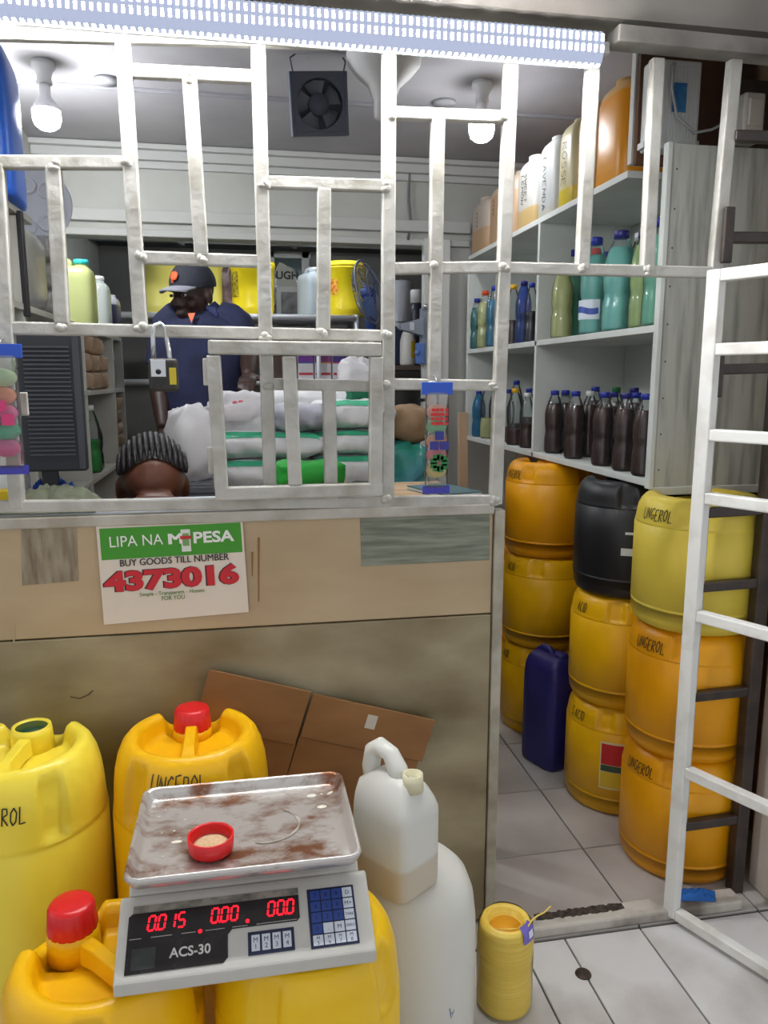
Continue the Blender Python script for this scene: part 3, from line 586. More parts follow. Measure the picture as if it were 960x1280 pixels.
ph = spatch(.565, .63, .70, .93, .0018, M('phone_white', (222, 226, 214), .4), 'phone_icon', paper); spatch(.575, .62, .76, .89, .0022, M('phone_screen', (120, 160, 96), .4), 'phone_screen', ph); spatch(.56, .635, .83, .865, .0026, M('swoosh_red', (190, 40, 40), .4), 'red_mark', ph)
stext('BUY GOODS TILL NUMBER', .135, .585, .0190, SBK, .75); stext('BUY GOODS TILL NUMBER', .137, .585, .0190, SBK, .75, l=.0018)
stext('4373016', .035, .345, .050, SRD, .935, .0026, l=.0016); stext('4373016', .03, .345, .050, M('sign_number_edge', (74, 20, 26), .5), .945, .0036, 'lettering_outline', l=.0010)
stext('Simple - Transparent - Honest', .255, .265, .0105, SGN, .45); stext('FOR YOU', .40, .205, .0125, SGN, .16)

# ================================================================== SCALE
sc = thing('digital_scale', 'light grey digital price scale standing on a yellow drum', 'scale', (-.012, .895, .4535), 0)
GREY = M('scale_grey_plastic', (196, 194, 188), .45, c2=(180, 178, 170), scale=6); hwid = .168
def prism(prof, x0, x1, w=None):
    b = MB(); n = len(prof); b.add([(x0, y, z) for y, z in prof] + [(x1, y, z) for y, z in prof], [tuple(range(n)), tuple(reversed(range(n, 2 * n)))] + [(i, i + n, (i + 1) % n + n, (i + 1) % n) for i in range(n)]); return b
P0 = Vector((0, 0.0, .018)); P1 = Vector((0, .088, .072))      # sloping fascia bottom/top
prism([(0, 0), (0, .018), (.088, .072), (.094, .074), (.094, 0)], -hwid, hwid).build('front_housing', GREY, sc, .003)
prism([(.094, 0), (.094, .074), (.112, .088), (.13, .094), (.285, .094), (.30, .085), (.30, 0)], -hwid + .010, hwid - .010).build('rear_housing', GREY, sc, .003)
for x in (-.11, .11): b = MB(); b.lathe([(.024, .09), (.024, .103), (.0, .103)], (x, .14, 0), 24); b.build('pan_support', M('rubber_black', (34, 34, 34), .7), sc); b = MB(); b.lathe([(.024, .09), (.024, .103), (.0, .103)], (x, .26, 0), 24); b.build('pan_support', M('rubber_black'), sc)
# stainless pan, dished with a rolled rim
pan = MB(); px0, px1, py0, py1 = -.158, .158, .052, .288; zt = .125
def rrect(ins, z, n=6, rad=.02):
    r = max(rad - ins * .5, .006); x0, x1, y0, y1 = px0 + ins, px1 - ins, py0 + ins, py1 - ins; out = []
    for cx, cy, a0 in ((x1 - r, y1 - r, 0), (x0 + r, y1 - r, PI / 2), (x0 + r, y0 + r, PI), (x1 - r, y0 + r, 1.5 * PI)):
        for i in range(n + 1): a = a0 + PI / 2 * i / n; out.append((cx + r * math.cos(a), cy + r * math.sin(a), z))
    return out
pan.grid([rrect(.012, zt - .0195), rrect(.004, zt - .016), rrect(-.001, zt - .005), rrect(.0, zt), rrect(.003, zt + .001), rrect(.006, zt - .004), rrect(.011, zt - .014), rrect(.016, zt - .0165), rrect(.03, zt - .017)], True, True, True, True)
PANM = M('worn_steel_pan', (198, 194, 190), .3, .85, c2=(128, 84, 58), scale=9, contrast=(.47, .62), detail=14, bump=.15, bscale=120, stretch=(1, 1.6, 1))
[n for n in PANM.node_tree.nodes if n.type == 'TEX_NOISE'][0].inputs['Roughness'].default_value = .68
PANM.node_tree.nodes['Principled BSDF'].inputs['Metallic'].default_value = .55
pano = pan.build('pan', PANM, sc)
zp = zt - .0165
def drop(x, y, rx, ry, m, nm='spill', rot=0): b = MB(); b.lathe([(1, 0), (.93, .0009), (0, .0013)], seg=20, T=Matrix.Translation((x, y, zp)) @ Matrix.Rotation(rot, 4, 'Z') @ Matrix.Diagonal((rx, ry, 1, 1))); b.build(nm, m, pano)
SPILL = M('white_spill', (232, 226, 210), .5)
drop(.105, .245, .008, .005, SPILL); drop(.118, .21, .008, .005, SPILL); drop(.135, .248, .007, .0025, SPILL, rot=.7); drop(-.098, .155, .008, .004, SPILL); drop(.121, .247, .0025, .002, SPILL)
for k in range(12): rr = random.Random(k); drop(rr.uniform(-.14, -.06), rr.uniform(.10, .25), rr.uniform(.001, .0022), rr.uniform(.001, .002), SPILL)
b = MB(); pts = [(.03 + .05 * math.cos(a), .175 + .045 * math.sin(a), zp + .0005) for a in [-1.9 + .16 * i for i in range(19)]]; b.tube(pts, [.001 + .0022 * abs(math.sin(i * .6)) for i in range(19)], 6, flat=.12); b.build('dried_ring', M('dried_residue', (146, 134, 120), .6, c2=(176, 170, 162), scale=60), pano)
# fascia: u from left to right, v up the slope
sl = (P1 - P0); SL = sl.length; sn = Vector((0, -sl.z, sl.y)).normalized(); sv = sl.normalized()
FT = Matrix(((1, 0, 0, 0), (0, sv.y, sn.y, P0.y), (0, sv.z, sn.z, P0.z), (0, 0, 0, 1)))       # (u, v, lift) -> scale frame
def fbox(u0, u1, v0, v1, l0, l1, mat, nm, parent=sc, bv=.0006): b = MB(); b.box(((u0 + u1) / 2, (v0 + v1) / 2, (l0 + l1) / 2), (u1 - u0, v1 - v0, l1 - l0), FT); return b.build(nm, mat, parent, bv)
DBLK = M('display_black', (26, 22, 24), .25, c2=(46, 40, 42), scale=30, contrast=(.5, .8))
b = MB(); outline = [(-.155, .010), (-.032, .010), (-.026, .016), (-.026, .044), (-.020, .050), (.066, .050), (.070, .054), (.070, .084), (-.150, .084), (-.155, .080)]
b.poly([FT @ Vector((u, v, 0)) for u, v in outline], .0012, FT.to_3x3() @ Vector((0, 0, 1))); disp = b.build('display', DBLK, sc)
fbox(-.150, .070, .085, .0935, 0, .001, M('display_caption', (150, 142, 132), .6, c2=(70, 78, 66), scale=60, contrast=(.4, .7)), 'caption_strip', disp, 0)
SEG = glow('segment_red', (255, 24, 40), 3.2, False)
SEGS = {'0': 'abcdef', '1': 'bc', '5': 'acdfg'}
def digit(ch, u, v, w=.0085, h=.018, dot=False):
    b = MB(); s = .12; t = .0022
    def seg(p, q): b.bar(FT @ Vector((u + p[0] * w + p[1] * h * s, v + p[1] * h, .0016)), FT @ Vector((u + q[0] * w + q[1] * h * s, v + q[1] * h, .0016)), t, .0006, FT.to_3x3() @ Vector((0, 0, 1)))
    C = {'a': ((.12, 1), (.88, 1)), 'b': ((1, .94), (1, .56)), 'c': ((1, .44), (1, .06)), 'd': ((.12, 0), (.88, 0)), 'e': ((0, .06), (0, .44)), 'f': ((0, .56), (0, .94)), 'g': ((.12, .5), (.88, .5))}
    for k in SEGS[ch]: seg(*C[k])
    if dot: seg((1.32, -.04), (1.32, .06))
    b.build('digit', SEG, disp)
for (u0, s) in ((-.130, [('0', 1), ('0', 0), ('1', 0), ('5', 0)]), (-.048, [('0', 1), ('0', 0), ('0', 0)]), (.027, [('0', 0), ('0', 1), ('0', 0)])):
    for i, (ch, dt) in enumerate(s): digit(ch, u0 + i * .0128, .0605, dot=bool(dt))
for u, v in ((-.062, .052), (.0, .0575)): b = MB(); b.lathe([(.0026, 0), (.002, .001), (0, .0014)], (u, v, .0012), 12, FT); b.build('indicator', SEG, disp)
LINE = M('display_line', (170, 166, 160), .6)
for u0, u1 in ((-.152, -.137), (-.125, -.098), (-.086, -.068), (-.055, -.03), (-.02, .0), (.012, .066)): fbox(u0, u1, .0515, .0523, .001, .0016, LINE, 'rule', disp, 0)
letters('ACS-30', .0165, M('display_letter', (206, 204, 202), .5), disp, FT @ Matrix.Translation((-.100, .024, .0014)), bold=.0003)
fbox(-.148, -.118, .014, .040, .0012, .0016, M('faded_sticker', (52, 56, 56), .4, c2=(36, 36, 38), scale=50), 'faded_sticker', disp, 0)
KB = M('key_blue', (38, 66, 140), .4); KW = M('key_white', (206, 212, 222), .4); NAVY = M('key_bezel', (16, 26, 62), .4); KT = M('key_ink', (34, 42, 84), .5)
pad1 = fbox(.0, .061, .014, .043, 0, .0012, NAVY, 'memory_keypad'); pad2 = fbox(.082, .147, .012, .089, 0, .0012, NAVY, 'keypad')
def key(u0, u1, v0, v1, mat, txt, parent, ts=.007):
    k = fbox(u0, u1, v0, v1, .001, .0022, mat, 'key', parent, .0004); ls = txt.split('\n')
    for i, t in enumerate(ls):
        if t: letters(t, ts, KT if mat is KW else M('key_ink_dark', (14, 22, 60), .5), k, FT @ Matrix.Translation(((u0 + u1) / 2, (v0 + v1) / 2 - ts * .36 + (ts * .45 if len(ls) == 2 else 0) - i * ts * .95, .0023)), align='CENTER', extrude=.0001)
for i in range(4): key(.0045 + i * .0138, .0155 + i * .0138, .0185, .0385, KW, 'M\n%d' % (i + 1), pad1, .0085)
rowsk = [['7', '8', '9', 'D'], ['4', '5', '6', 'M+'], ['1', '2', '3', 'TARE'], ['0', '.', 'M', 'ZERO'], ['M\n5', 'M\n6', 'M\n7', 'M\n8']]
for r, rw in enumerate(rowsk):
    for c, tx in enumerate(rw):
        u0 = .0855 + c * .0150; v0 = .0730 - r * .0145; blue = (c < 3 and r < 3) or (r == 3 and c == 0)
        key(u0, u0 + .0135, v0, v0 + .0130, KB if blue else KW, tx, pad2, .0062 if '\n' in tx else (.0078 if len(tx) < 3 else .0048))
# loose red cap on the pan
rc = Vector(sc.location) + Vector((-.048, .125, zp + .0012)); lc = thing('red_cap', 'upturned red screw cap with pale powder lying on the scale pan', 'cap', rc)
b = MB(); b.lathe([(0, .0), (.028, 0), (.0305, .002), (.0315, .006), (.0325, .024), (.030, .0245), (.0285, .022), (.0278, .012), (.0268, .008), (0, .007)], seg=60, fn=lambda r, z, a: ((r - .0008 if r > .031 and int(a / (2 * PI) * 60 + .5) % 6 == 0 else r), z)); b.build('shell', RED, lc)
b = MB(); b.lathe([(.0272, .0085), (.02, .0105), (0, .011)], seg=24); b.build('powder', M('pale_powder', (214, 188, 150), .9, c2=(196, 166, 126), scale=200), lc)

# ================================================================== RIGHT SHELF UNIT
SX, SB = 1.0, 1.328; Y0, Y1, YD = 1.75, 3.37, 2.55; ZB = (.955, 1.335, 1.735); TH_ = .018
su = thing('shelf_unit', 'white painted wooden shelf unit along the right wall above the drums', 'shelf', (1.16, 2.5, .955))
RAW = M('whitewashed_side_board', (190, 192, 184), .6, c2=(140, 142, 136), scale=5, stretch=(9, 1, .8), contrast=(.45, .72), detail=6)
def part(nm, c, d, mat, root, bv=.0015): b = MB(); b.box(c, d); return b.build(nm, mat, root, bv, off=root.location)
part('side_panel', ((SX + SB) / 2, Y0, (ZB[0] + 1.76) / 2), (SB - SX, TH_, 1.76 - ZB[0]), RAW, su)
part('side_panel', ((SX + SB) / 2, Y1, (ZB[0] + ZB[2]) / 2), (SB - SX, TH_, ZB[2] - ZB[0]), BOARD, su)
part('front_edge', (SX - .004, Y0 - .002, (ZB[0] + 1.76) / 2), (.012, .022, 1.765 - ZB[0]), BOARD, su)
part('divider', ((SX + SB) / 2, YD, (ZB[0] + ZB[2]) / 2), (SB - SX, TH_, ZB[2] - ZB[0]), BOARD, su)
for z in ZB[:2]: part('shelf_board', ((SX + SB) / 2, (Y0 + Y1) / 2, z + .009), (SB - SX, Y1 - Y0 - .02, .018), BOARD, su)
part('shelf_board', ((SX + SB) / 2, (Y0 + Y1) / 2 + .1, ZB[2] + .009), (SB - SX, Y1 - Y0 - .2, .018), BOARD, su)
part('back_panel', (SB + .004, (Y0 + Y1) / 2, (ZB[0] + ZB[2]) / 2), (.006, Y1 - Y0, ZB[2] - ZB[0]), M('shelf_back_paint', (196, 202, 196), .6), su)
part('bottom_lip', ((SX + SB) / 2, Y0 - .004, ZB[0] - .008), (SB - SX, .02, .02), BOARD, su)
bb = MB(); bb.box(((SX + SB) / 2, 1.945, 1.965), (SB - SX, .02, .40)); tag(bb.build('upright_board', M('upright_paint', (190, 190, 184), .6)), 'pale upright board at the near end of the top shelf cans', 'board')
for k in range(9): b = MB(); b.ball((SX + .016, Y0 - .0095, 1.0 + k * .088), (.0022, .0012, .0022), 8, 6); b.build('screw', M('screw_dark', (60, 56, 52), .6), su, off=su.location)
# meter box on brown board
bb = MB(); bb.box((1.165, 1.926, 1.945), (.32, .014, .37)); bo = tag(bb.build('backing_board', M('brown_board', (112, 74, 50), .7, c2=(70, 52, 44), scale=5)), 'brown wooden board behind the electricity box', 'board')
mbx = at(836, 190, 1.88); mt = thing('meter_box', 'pale ribbed electricity box with a blue label above the shelf side', 'electric box', (mbx.x + .0, 1.885, mbx.z))
wv, hv = .128, .205
b = MB(); b.box((0, 0, hv / 2), (wv, .055, hv)); bx = b.build('case', M('meter_case', (206, 208, 206), .5), mt, .006)
for k in range(13): x = -wv / 2 + .012 + k * (wv - .024) / 12; b = MB(); b.box((x, -.0285, hv / 2), (.0042, .003, hv - .03)); b.build('rib', M('meter_case'), bx)
b = MB(); b.box((.005, -.0315, .118), (.036, .0015, .066)); b.build('label', M('meter_blue', (40, 96, 166), .5, c2=(60, 130, 170), scale=40), bx)
b = MB(); b.box((-wv / 2 - .004, 0, .012), (.014, .03, .014)); b.build('lug', M('meter_case'), mt); b = MB(); b.box((wv / 2 + .004, 0, .02), (.014, .03, .014)); b.build('lug', M('meter_case'), mt)
b = MB(); b.tube([at(843, 78, 1.84), at(840, 110, 1.84), at(846, 145, 1.835), at(868, 166, 1.83), at(890, 162, 1.83), at(930, 140, 1.83), at(960, 130, 1.84)], .0035, 6); tag(b.build('loose_cable', M('grey_cable', (164, 164, 166), .5)), 'thin grey cable looping in front of the electricity box', 'cable')
bk = at(935, 150, 1.80); b = MB(); b.box((bk.x, 1.80, bk.z), (.055, .05, .11)); t = thing('socket_box', 'small white socket box at the top right beside the dark bars', 'socket', (bk.x, 1.80, bk.z - .055)); b.build('case', M('socket_white', (206, 200, 192), .5), t, .006, off=t.location)
b = MB(); b.box((bk.x, 1.772, bk.z + .01), (.038, .008, .06)); b.build('cover', M('socket_white'), t, .003, off=t.location); b = MB(); b.box((bk.x + .06, 1.83, bk.z), (.2, .012, .2)); b.build('mount_board', M('sooty_board', (86, 74, 66), .8, c2=(44, 40, 40), scale=6), t, off=t.location)

# top shelf cans: neck towards the aisle, handle towards the wall
def can_at(pxl, pxr, ztop, top, bot, lev, txt, label, d=.22, capc=None, zb=ZB[2] + .018, size=.03, x=1.022):
    ya = atx(pxl, 230, x).y; yb = atx(pxr, 230, x).y; w = (ya - yb) * .97; h = ztop - zb
    m = filled('can_%d_%d' % (pxl, pxr), top, bot, lev) if bot else milky('can_%d' % pxl, top, .35, .3)
    t = jerrycan(label, (x + d / 2, (ya + yb) / 2, zb), w, d, h, m, capc, -PI / 2)
    for i, word in enumerate(txt):
        off = (i - (len(txt) - 1) / 2) * -size * 1.3 - size * .5
        mb, _ = scrawl(word, size, lambda u, v, l: Vector((v + off, -d / 2 - .0012 - l, h * .70 - u)), .0024, .2); mb.build('handwriting', INK, t)
    return t
zt_ = ZB[2] + .018
can_at(587, 609, zt_ + .25, (206, 192, 176), (204, 168, 130), .10, ['xxxx'], 'farthest clear can on the top shelf with tan liquid', size=.028)
can_at(610, 627, zt_ + .255, (212, 190, 164), (208, 172, 134), .19, ['xxxx'], 'second farthest can on the top shelf, nearly full of tan liquid', size=.028)
can_at(628, 643, zt_ + .26, (216, 196, 174), (214, 176, 138), .17, ['APPLE'], 'can marked APPLE with peach liquid on the top shelf', size=.028)
can_at(643, 669, zt_ + .27, (214, 212, 204), (222, 190, 130), .07, ['SWEET', 'LEMON'], 'whitish can marked SWEET LEMON on the top shelf', size=.024)
can_at(669, 693, zt_ + .28, (208, 210, 208), (206, 204, 192), .03, ['LAVENDA'], 'white can marked LAVENDA on the top shelf', size=.030)
can_at(694, 716, zt_ + .285, (216, 206, 166), (218, 194, 60), .06, ['ROSSE'], 'cream can marked ROSSE with yellow liquid on the top shelf', size=.034)
can_at(717, 736, zt_ + .29, (222, 200, 166), (224, 180, 116), .08, ['xA'], 'pale peach can between ROSSE and the big orange can', size=.034)
can_at(737, 776, zt_ + .30, (236, 196, 130), (246, 168, 34), .235, [], 'large can full of orange liquid at the near end of the top shelf', d=.24)

# bottles
CLR = clear('bottle_clear', (248, 251, 251), .93, .1)
BM = {}
def bmeshes(R, H, fill, style):
    k = (R, H, fill, style)
    if k in BM: return BM[k]
    n = 46; hn = .80 if style == 0 else .74
    def rad(t):
        if t < .03: return R * (.8 + .2 * t / .03)
        if t < hn - .2:
            r = R * (1 - .10 * math.exp(-((t - .36) / .07) ** 2)); return r - R * .025 * (1 + math.cos(t * 2 * PI / .055)) / 2
        if t < .93: q = (t - hn + .2) / (.93 - hn + .2); return R * (1 - q ** 1.7 * .62)
        return R * .38
    prof = [(0.0, .012 * H), (R * .5, .004 * H)] + [(rad(i / n * .94), i / n * .94 * H) for i in range(n + 1)]
    b = MB(); b.lathe(prof, seg=20); body = b.mesh('body', CLR)
    b = MB(); m = max(3, int(n * fill / .94)); b.lathe([(0, .02 * H)] + [(rad(i / n * .94) * .955, max(i / n * .94 * H, .02 * H)) for i in range(m + 1)] + [(0, m / n * .94 * H)], seg=20); liq = b.mesh('liquid', CLR)
    b = MB(); c = R * .46; b.lathe([(c, .925 * H), (c, .99 * H), (c * .88, H), (0, H)], seg=20, fn=lambda r, z, a: ((r * (.95 if int(a / (2 * PI) * 20 + .5) % 2 else 1) if r == c else r), z)); cap = b.mesh('cap', CLR)
    BM[k] = (body, liq, cap); return BM[k]
def withmat(o, m): o.material_slots[0].link = 'OBJECT'; o.material_slots[0].material = m; return o
CAPS = {'blue': M('cap_blue', (36, 52, 158), .35), 'red': M('cap_red', (206, 44, 34), .35), 'orange': M('cap_orange', (226, 80, 40), .35), 'yellow': M('cap_yellow', (232, 178, 30), .35), 'white': M('cap_white', (226, 226, 226), .4), 'green': M('cap_green', (28, 110, 56), .35), 'navy': M('cap_navy', (40, 40, 120), .35), 'teal': M('cap_teal', (40, 176, 180), .4)}
LIQ = {'brown': M('liquid_dark_brown', (66, 34, 26), .3), 'aqua': milky('liquid_aqua', (150, 222, 214), .25, .35), 'mint': milky('liquid_mint', (144, 216, 190), .25, .35), 'pale': milky('liquid_pale_yellow', (226, 228, 168), .25, .35), 'lime': milky('liquid_lime', (190, 212, 150), .25, .35), 'blue': milky('liquid_blue', (70, 160, 196), .25, .4), 'teal': milky('liquid_teal', (70, 150, 150), .25, .4), 'ink': M('liquid_ink', (26, 30, 56), .25), 'green': milky('liquid_green', (40, 176, 70), .25, .4)}
def bottle(label, loc, R, H, liq, fill, cap, group=None, style=0, lab=None, rz=0, clearmat=None):
    t = thing('plastic_bottle', label, 'bottle', loc, rz, group); bo_, lq, cp = bmeshes(R, H, fill, style)
    o = share('body', bo_, t)
    if clearmat: withmat(o, clearmat)
    withmat(share('liquid', lq, t), LIQ[liq])
    if cap: withmat(share('cap', cp, t), CAPS[cap])
    if lab:
        b = MB(); z0, z1 = .16 * H, .36 * H; rr = R * 1.012; b.grid([[(rr * math.sin(a), -rr * math.cos(a), z) for a in [-2.6 + 2.6 * i / 14 for i in range(15)]] for z in (z0, z1)], False, True); l = b.build('label', M('bottle_label', (216, 226, 238), .4), t)
        b = MB(); rr = R * 1.022; b.grid([[(rr * math.sin(a), -rr * math.cos(a), z + .004 * math.sin(3 * a)) for a in [-2.5 + 2.4 * i / 14 for i in range(15)]] for z in (z0 + .3 * (z1 - z0), z0 + .62 * (z1 - z0))], False, True); b.build('label_print', M('label_print', (58, 84, 170), .4), l)
    return t
# right bay, middle shelf
zm = ZB[1] + .0185
def sb(px, x, z, label, R, H, liq, fill, cap, **k): p = atx(px, 400, x); return bottle(label, (x, p.y, z), R, H, liq, fill, cap, **k)
sb(681, 1.045, zm, 'pale yellow bottle at the divider on the middle shelf', .034, .245, 'pale', .86, 'white')
sb(702, 1.045, zm, 'second pale yellow bottle beside the divider on the middle shelf', .035, .24, 'pale', .84, 'white')
sb(713, 1.125, zm, 'mint green bottle with blue cap behind the pale yellow pair', .038, .30, 'mint', .80, 'blue')
sb(741, 1.06, zm, 'aqua bottle with a white and blue label on the middle shelf', .043, .285, 'aqua', .82, 'blue', lab=True)
sb(742, 1.19, zm, 'bottle with red cap standing behind the labelled aqua bottle', .036, .30, 'aqua', .75, 'red')
sb(772, 1.06, zm, 'big aqua bottle with dark blue cap in the middle of the bay', .047, .275, 'aqua', .84, 'navy')
sb(755, 1.17, zm, 'blue-capped bottle in the back row behind the two aqua bottles', .035, .27, 'teal', .80, 'blue')
sb(795, 1.14, zm, 'lime bottle with white cap in the back row at the right', .036, .28, 'lime', .8, 'white')
sb(799, 1.05, zm, 'pale lime bottle beside the green bottle', .030, .25, 'lime', .86, 'navy')
sb(817, 1.045, zm, 'green bottle with blue cap at the near end of the middle shelf', .032, .265, 'mint', .84, 'blue')
# left bay, middle shelf
sb(596, 1.04, zm, 'slim teal bottle at the far end of the middle shelf', .03, .22, 'teal', .82, 'blue')
sb(606, 1.04, zm, 'yellowish bottle with an orange cap on the middle shelf', .033, .24, 'pale', .80, 'orange')
sb(618, 1.04, zm, 'light blue bottle with blue cap in the far bay of the middle shelf', .035, .245, 'blue', .78, 'blue')
sb(641, 1.04, zm, 'half-full dark bottle with a yellow cap on the middle shelf', .028, .225, 'brown', .42, 'yellow')
sb(654, 1.04, zm, 'dark blue bottle with dark liquid beside the divider', .03, .225, 'ink', .5, 'navy', clearmat=clear('bottle_blue_tint', (120, 150, 230), .6, .1))
sb(664, 1.06, zm, 'blue-capped dark bottle pressed against the divider', .026, .215, 'ink', .55, 'blue')
# left bay, lower shelf
zl = ZB[0] + .0185
def sl_(px, x, label, R, H, liq, fill, cap, **k): p = atx(px, 540, x); return bottle(label, (x, p.y, zl), R, H, liq, fill, cap, **k)
sl_(598, 1.035, 'blue bottle at the far end of the lower shelf', .03, .20, 'blue', .84, 'blue', clearmat=clear('bottle_cyan_tint', (120, 200, 230), .6, .1))
sl_(609, 1.04, 'clear bottle with little yellow liquid on the lower shelf', .032, .235, 'pale', .38, None)
sl_(619, 1.07, 'clear bottle with yellow cap behind the grille post', .03, .22, 'pale', .4, 'yellow')
sl_(634, 1.06, 'part-full brown bottle with blue cap on the lower shelf', .028, .21, 'brown', .3, 'blue')
sl_(643, 1.035, 'part-full brown bottle with yellow cap on the lower shelf', .032, .215, 'brown', .3, 'yellow')
sl_(644, 1.12, 'tall clear bottle with blue cap behind the yellow-capped one', .03, .245, 'brown', .3, 'blue')
sl_(658, 1.035, 'half-full brown bottle with white cap beside the divider', .027, .20, 'brown', .45, 'white')
sl_(660, 1.10, 'blue-capped bottle behind the white-capped one at the divider', .028, .215, 'brown', .5, 'blue')
# right bay, lower shelf: dark bottles
GB = 'dark brown bottles on the lower shelf'
front = [(692, 1.05, 'blue', 'dark brown bottle nearest the divider on the lower shelf'), (718, 1.04, 'blue', 'dark brown bottle with a white glint low on its side, front row'), (754, 1.035, 'blue', 'dark brown bottle with two-tone blue cap in the middle of the front row'), (781, 1.035, 'navy', 'dark brown bottle second from the near end of the lower shelf'), (806, 1.03, 'blue', 'dark brown bottle at the near end of the lower shelf')]
for px, x, c, l in front: sl_(px, x, l, .0315, .212, 'brown', .80, c, group=GB)
back = [(705, 1.11, 'blue', 'dark brown bottle just behind the divider-end pair'), (736, 1.11, 'white', 'dark brown bottle with white cap in the second row'), (765, 1.10, 'navy', 'dark brown bottle in the second row between the middle pair'), (793, 1.095, 'blue', 'dark brown bottle in the second row near the side panel'),
        (716, 1.19, 'navy', 'dark brown bottle with navy cap in the back row, left'), (742, 1.19, 'blue', 'dark brown bottle in the back row behind the white cap'), (768, 1.19, 'green', 'dark brown bottle with green cap in the back row'), (790, 1.18, 'navy', 'dark brown bottle in the back row at the right')]
for px, x, c, l in back: sl_(px, x, l, .031, .212 + .012 * (x > 1.15), 'brown', .80, c, group=GB)

# ================================================================== LEFT SHELF UNIT
lu = thing('shelf_rack', 'white shelf rack along the left wall holding packs and cans', 'shelf', (-.66, 2.6, 0))
LXF, LXB = -.5, -.815
GREYB = M('rack_board', (190, 190, 182), .6, c2=(172, 170, 160), scale=4)
LV = (.885, 1.185, 1.40)
for z in LV: part('shelf_board', ((LXF + LXB) / 2, 2.667, z - .008), (LXF - LXB, 1.81, .016), GREYB, lu)
part('top_board', ((LXF + LXB) / 2, 1.957, 1.612), (LXF - LXB, .39, .016), GREYB, lu)
for y, zt2 in ((1.77, 1.60), (2.02, 1.60), (2.72, 1.385), (3.32, 1.385), (3.575, 1.385)): part('upright', ((LXF + LXB) / 2, y, zt2 / 2), (LXF - LXB, .018, zt2), GREYB, lu)
part('metal_strip', (LXF + .004, 2.02, 1.49), (.012, .022, .24), M('strip_black', (40, 40, 44), .5), lu)
part('back_panel', (LXB - .001, 2.667, .7), (.006, 1.81, 1.38), M('rack_back', (176, 176, 168), .7), lu)
PUFF = {}
def puff(name, label, cat, c, d, mat, rz=0, group=None, lump=.15, seed=0, ex=.45, parent=None, fr=3.0, zt=0):
    """soft bag or packet: rounded box with crumples, resting on its base"""
    b = MB(); nu, nv = 28, 16; rows = []
    for i in range(nv + 1):
        t = -PI / 2 + PI * i / nv; row = []
        for j in range(nu):
            a = 2 * PI * j / nu; ct, st = math.cos(t), math.sin(t); ca, sa = math.cos(a), math.sin(a)
            g = lambda v, e: math.copysign(abs(v) ** e, v)
            k = max(g(ct, ex), .02); x = g(ca, ex) * k; y = g(sa, ex) * k; z = g(st, ex)
            n = noise.fractal(Vector((x * fr * .5 + seed * 7.3, y * fr * .5, z * fr * .5 + seed)), .7, 2.2, 4) * lump
            w = 1 + n - .10 * lump
            row.append((x * d[0] / 2 * w, y * d[1] / 2 * w, max(z * d[2] / 2 * (1 + n * .8), -d[2] / 2) + d[2] / 2 + zt * x))
        rows.append(row)
    b.grid(rows, True, True, True, True)
    me = b.mesh(name, mat); o = bpy.data.objects.new(name, me); COL.objects.link(o); o.location = c; o.rotation_euler = (0, 0, rz)
    if parent: o.parent = parent
    else: tag(o, label, cat, group)
    return o
def lpos(px, x=-.62): return atx(px + 8, 380, x).y
COTTON = M('white_pack', (216, 214, 206), .6, c2=(190, 188, 180), scale=20, bump=.3); FILM = M('film_wrapped_pack', (172, 172, 166), .25, c2=(142, 142, 138), scale=7, bump=.5, bscale=18)
# packs of white rolls in the near compartment
rp = thing('roll_pack', 'clear pack of white rolls in the near compartment of the left rack', 'pack', (-.60, 1.895, LV[2]))
for i in range(4):
    for k in range(5): b = MB(); b.lathe([(0, 0), (.024, 0), (.0275, .005), (.0275, .03), (.024, .035), (0, .035)], (-.03 + (k % 2) * .003 + .03, -.085 + i * .056, k * .0355), 16); b.build('roll', COTTON, rp)
b = MB(); b.box((.004, 0, .091), (.075, .235, .186)); b.build('film', clear('pack_film', (232, 234, 230), .82, .12), rp, .01)
# blue can on the rack top
p = at(-8, 200, 1.86); bc = jerrycan('bright blue jerrycan on top of the left rack', (-.555, 1.99, 1.6205), .15, .24, .37, M('bright_blue_plastic', (42, 112, 226), .35, c2=(36, 96, 204), scale=4), CAPS['blue'], rz=.1)
# film wrapped packs behind the black strip
G1 = 'film-wrapped packs on the left rack'
puff('wrapped_pack', 'grey film-wrapped pack beside the black metal strip', 'pack', (-.60, 2.20, LV[2]), (.19, .26, .20), FILM, 0, G1, .05, 1, .3)
for k, (y, z, s, l) in enumerate(((2.47, 0, .22, 'lowest wrapped pack of the middle pile on the left rack'), (2.46, .072, .23, 'middle wrapped pack of the pile on the left rack'), (2.44, .144, .22, 'top wrapped pack of the pile on the left rack'))):
    puff('wrapped_pack', l, 'pack', (-.60, y, LV[2] + z), (.19, s, .075), FILM, .05 * k, G1, .12, 4 + k, .35)
dsk = thing('round_tray', 'white round moulded plastic tray leaning on the wrapped packs', 'tray', (-.575, 2.50, 1.60))
T = Matrix.Translation((0, 0, .115)) @ Matrix.Rotation(math.radians(78), 4, 'X') @ Matrix.Rotation(0, 4, 'Z')
b = MB(); b.lathe([(0, 0), (.09, 0), (.108, .008), (.112, .014), (.106, .012), (.088, .006), (0, .005)], seg=40, T=T); tb = b.build('dish', M('tray_white', (214, 214, 212), .5), dsk)
for k in range(7): a = k * 2 * PI / 7; b = MB(); b.lathe([(.026, .004), (.024, .012), (.019, .012), (.017, .005)], (.062 * math.cos(a), .062 * math.sin(a), 0), 16, T); b.build('ring', M('tray_white'), dsk)
def ycan(px, w, h, m, cap, label, x=-.60, z=LV[2], d=.2): return jerrycan(label, (x, lpos(px, x + d / 2), z), w, d, h, m, cap, rz=PI / 2)
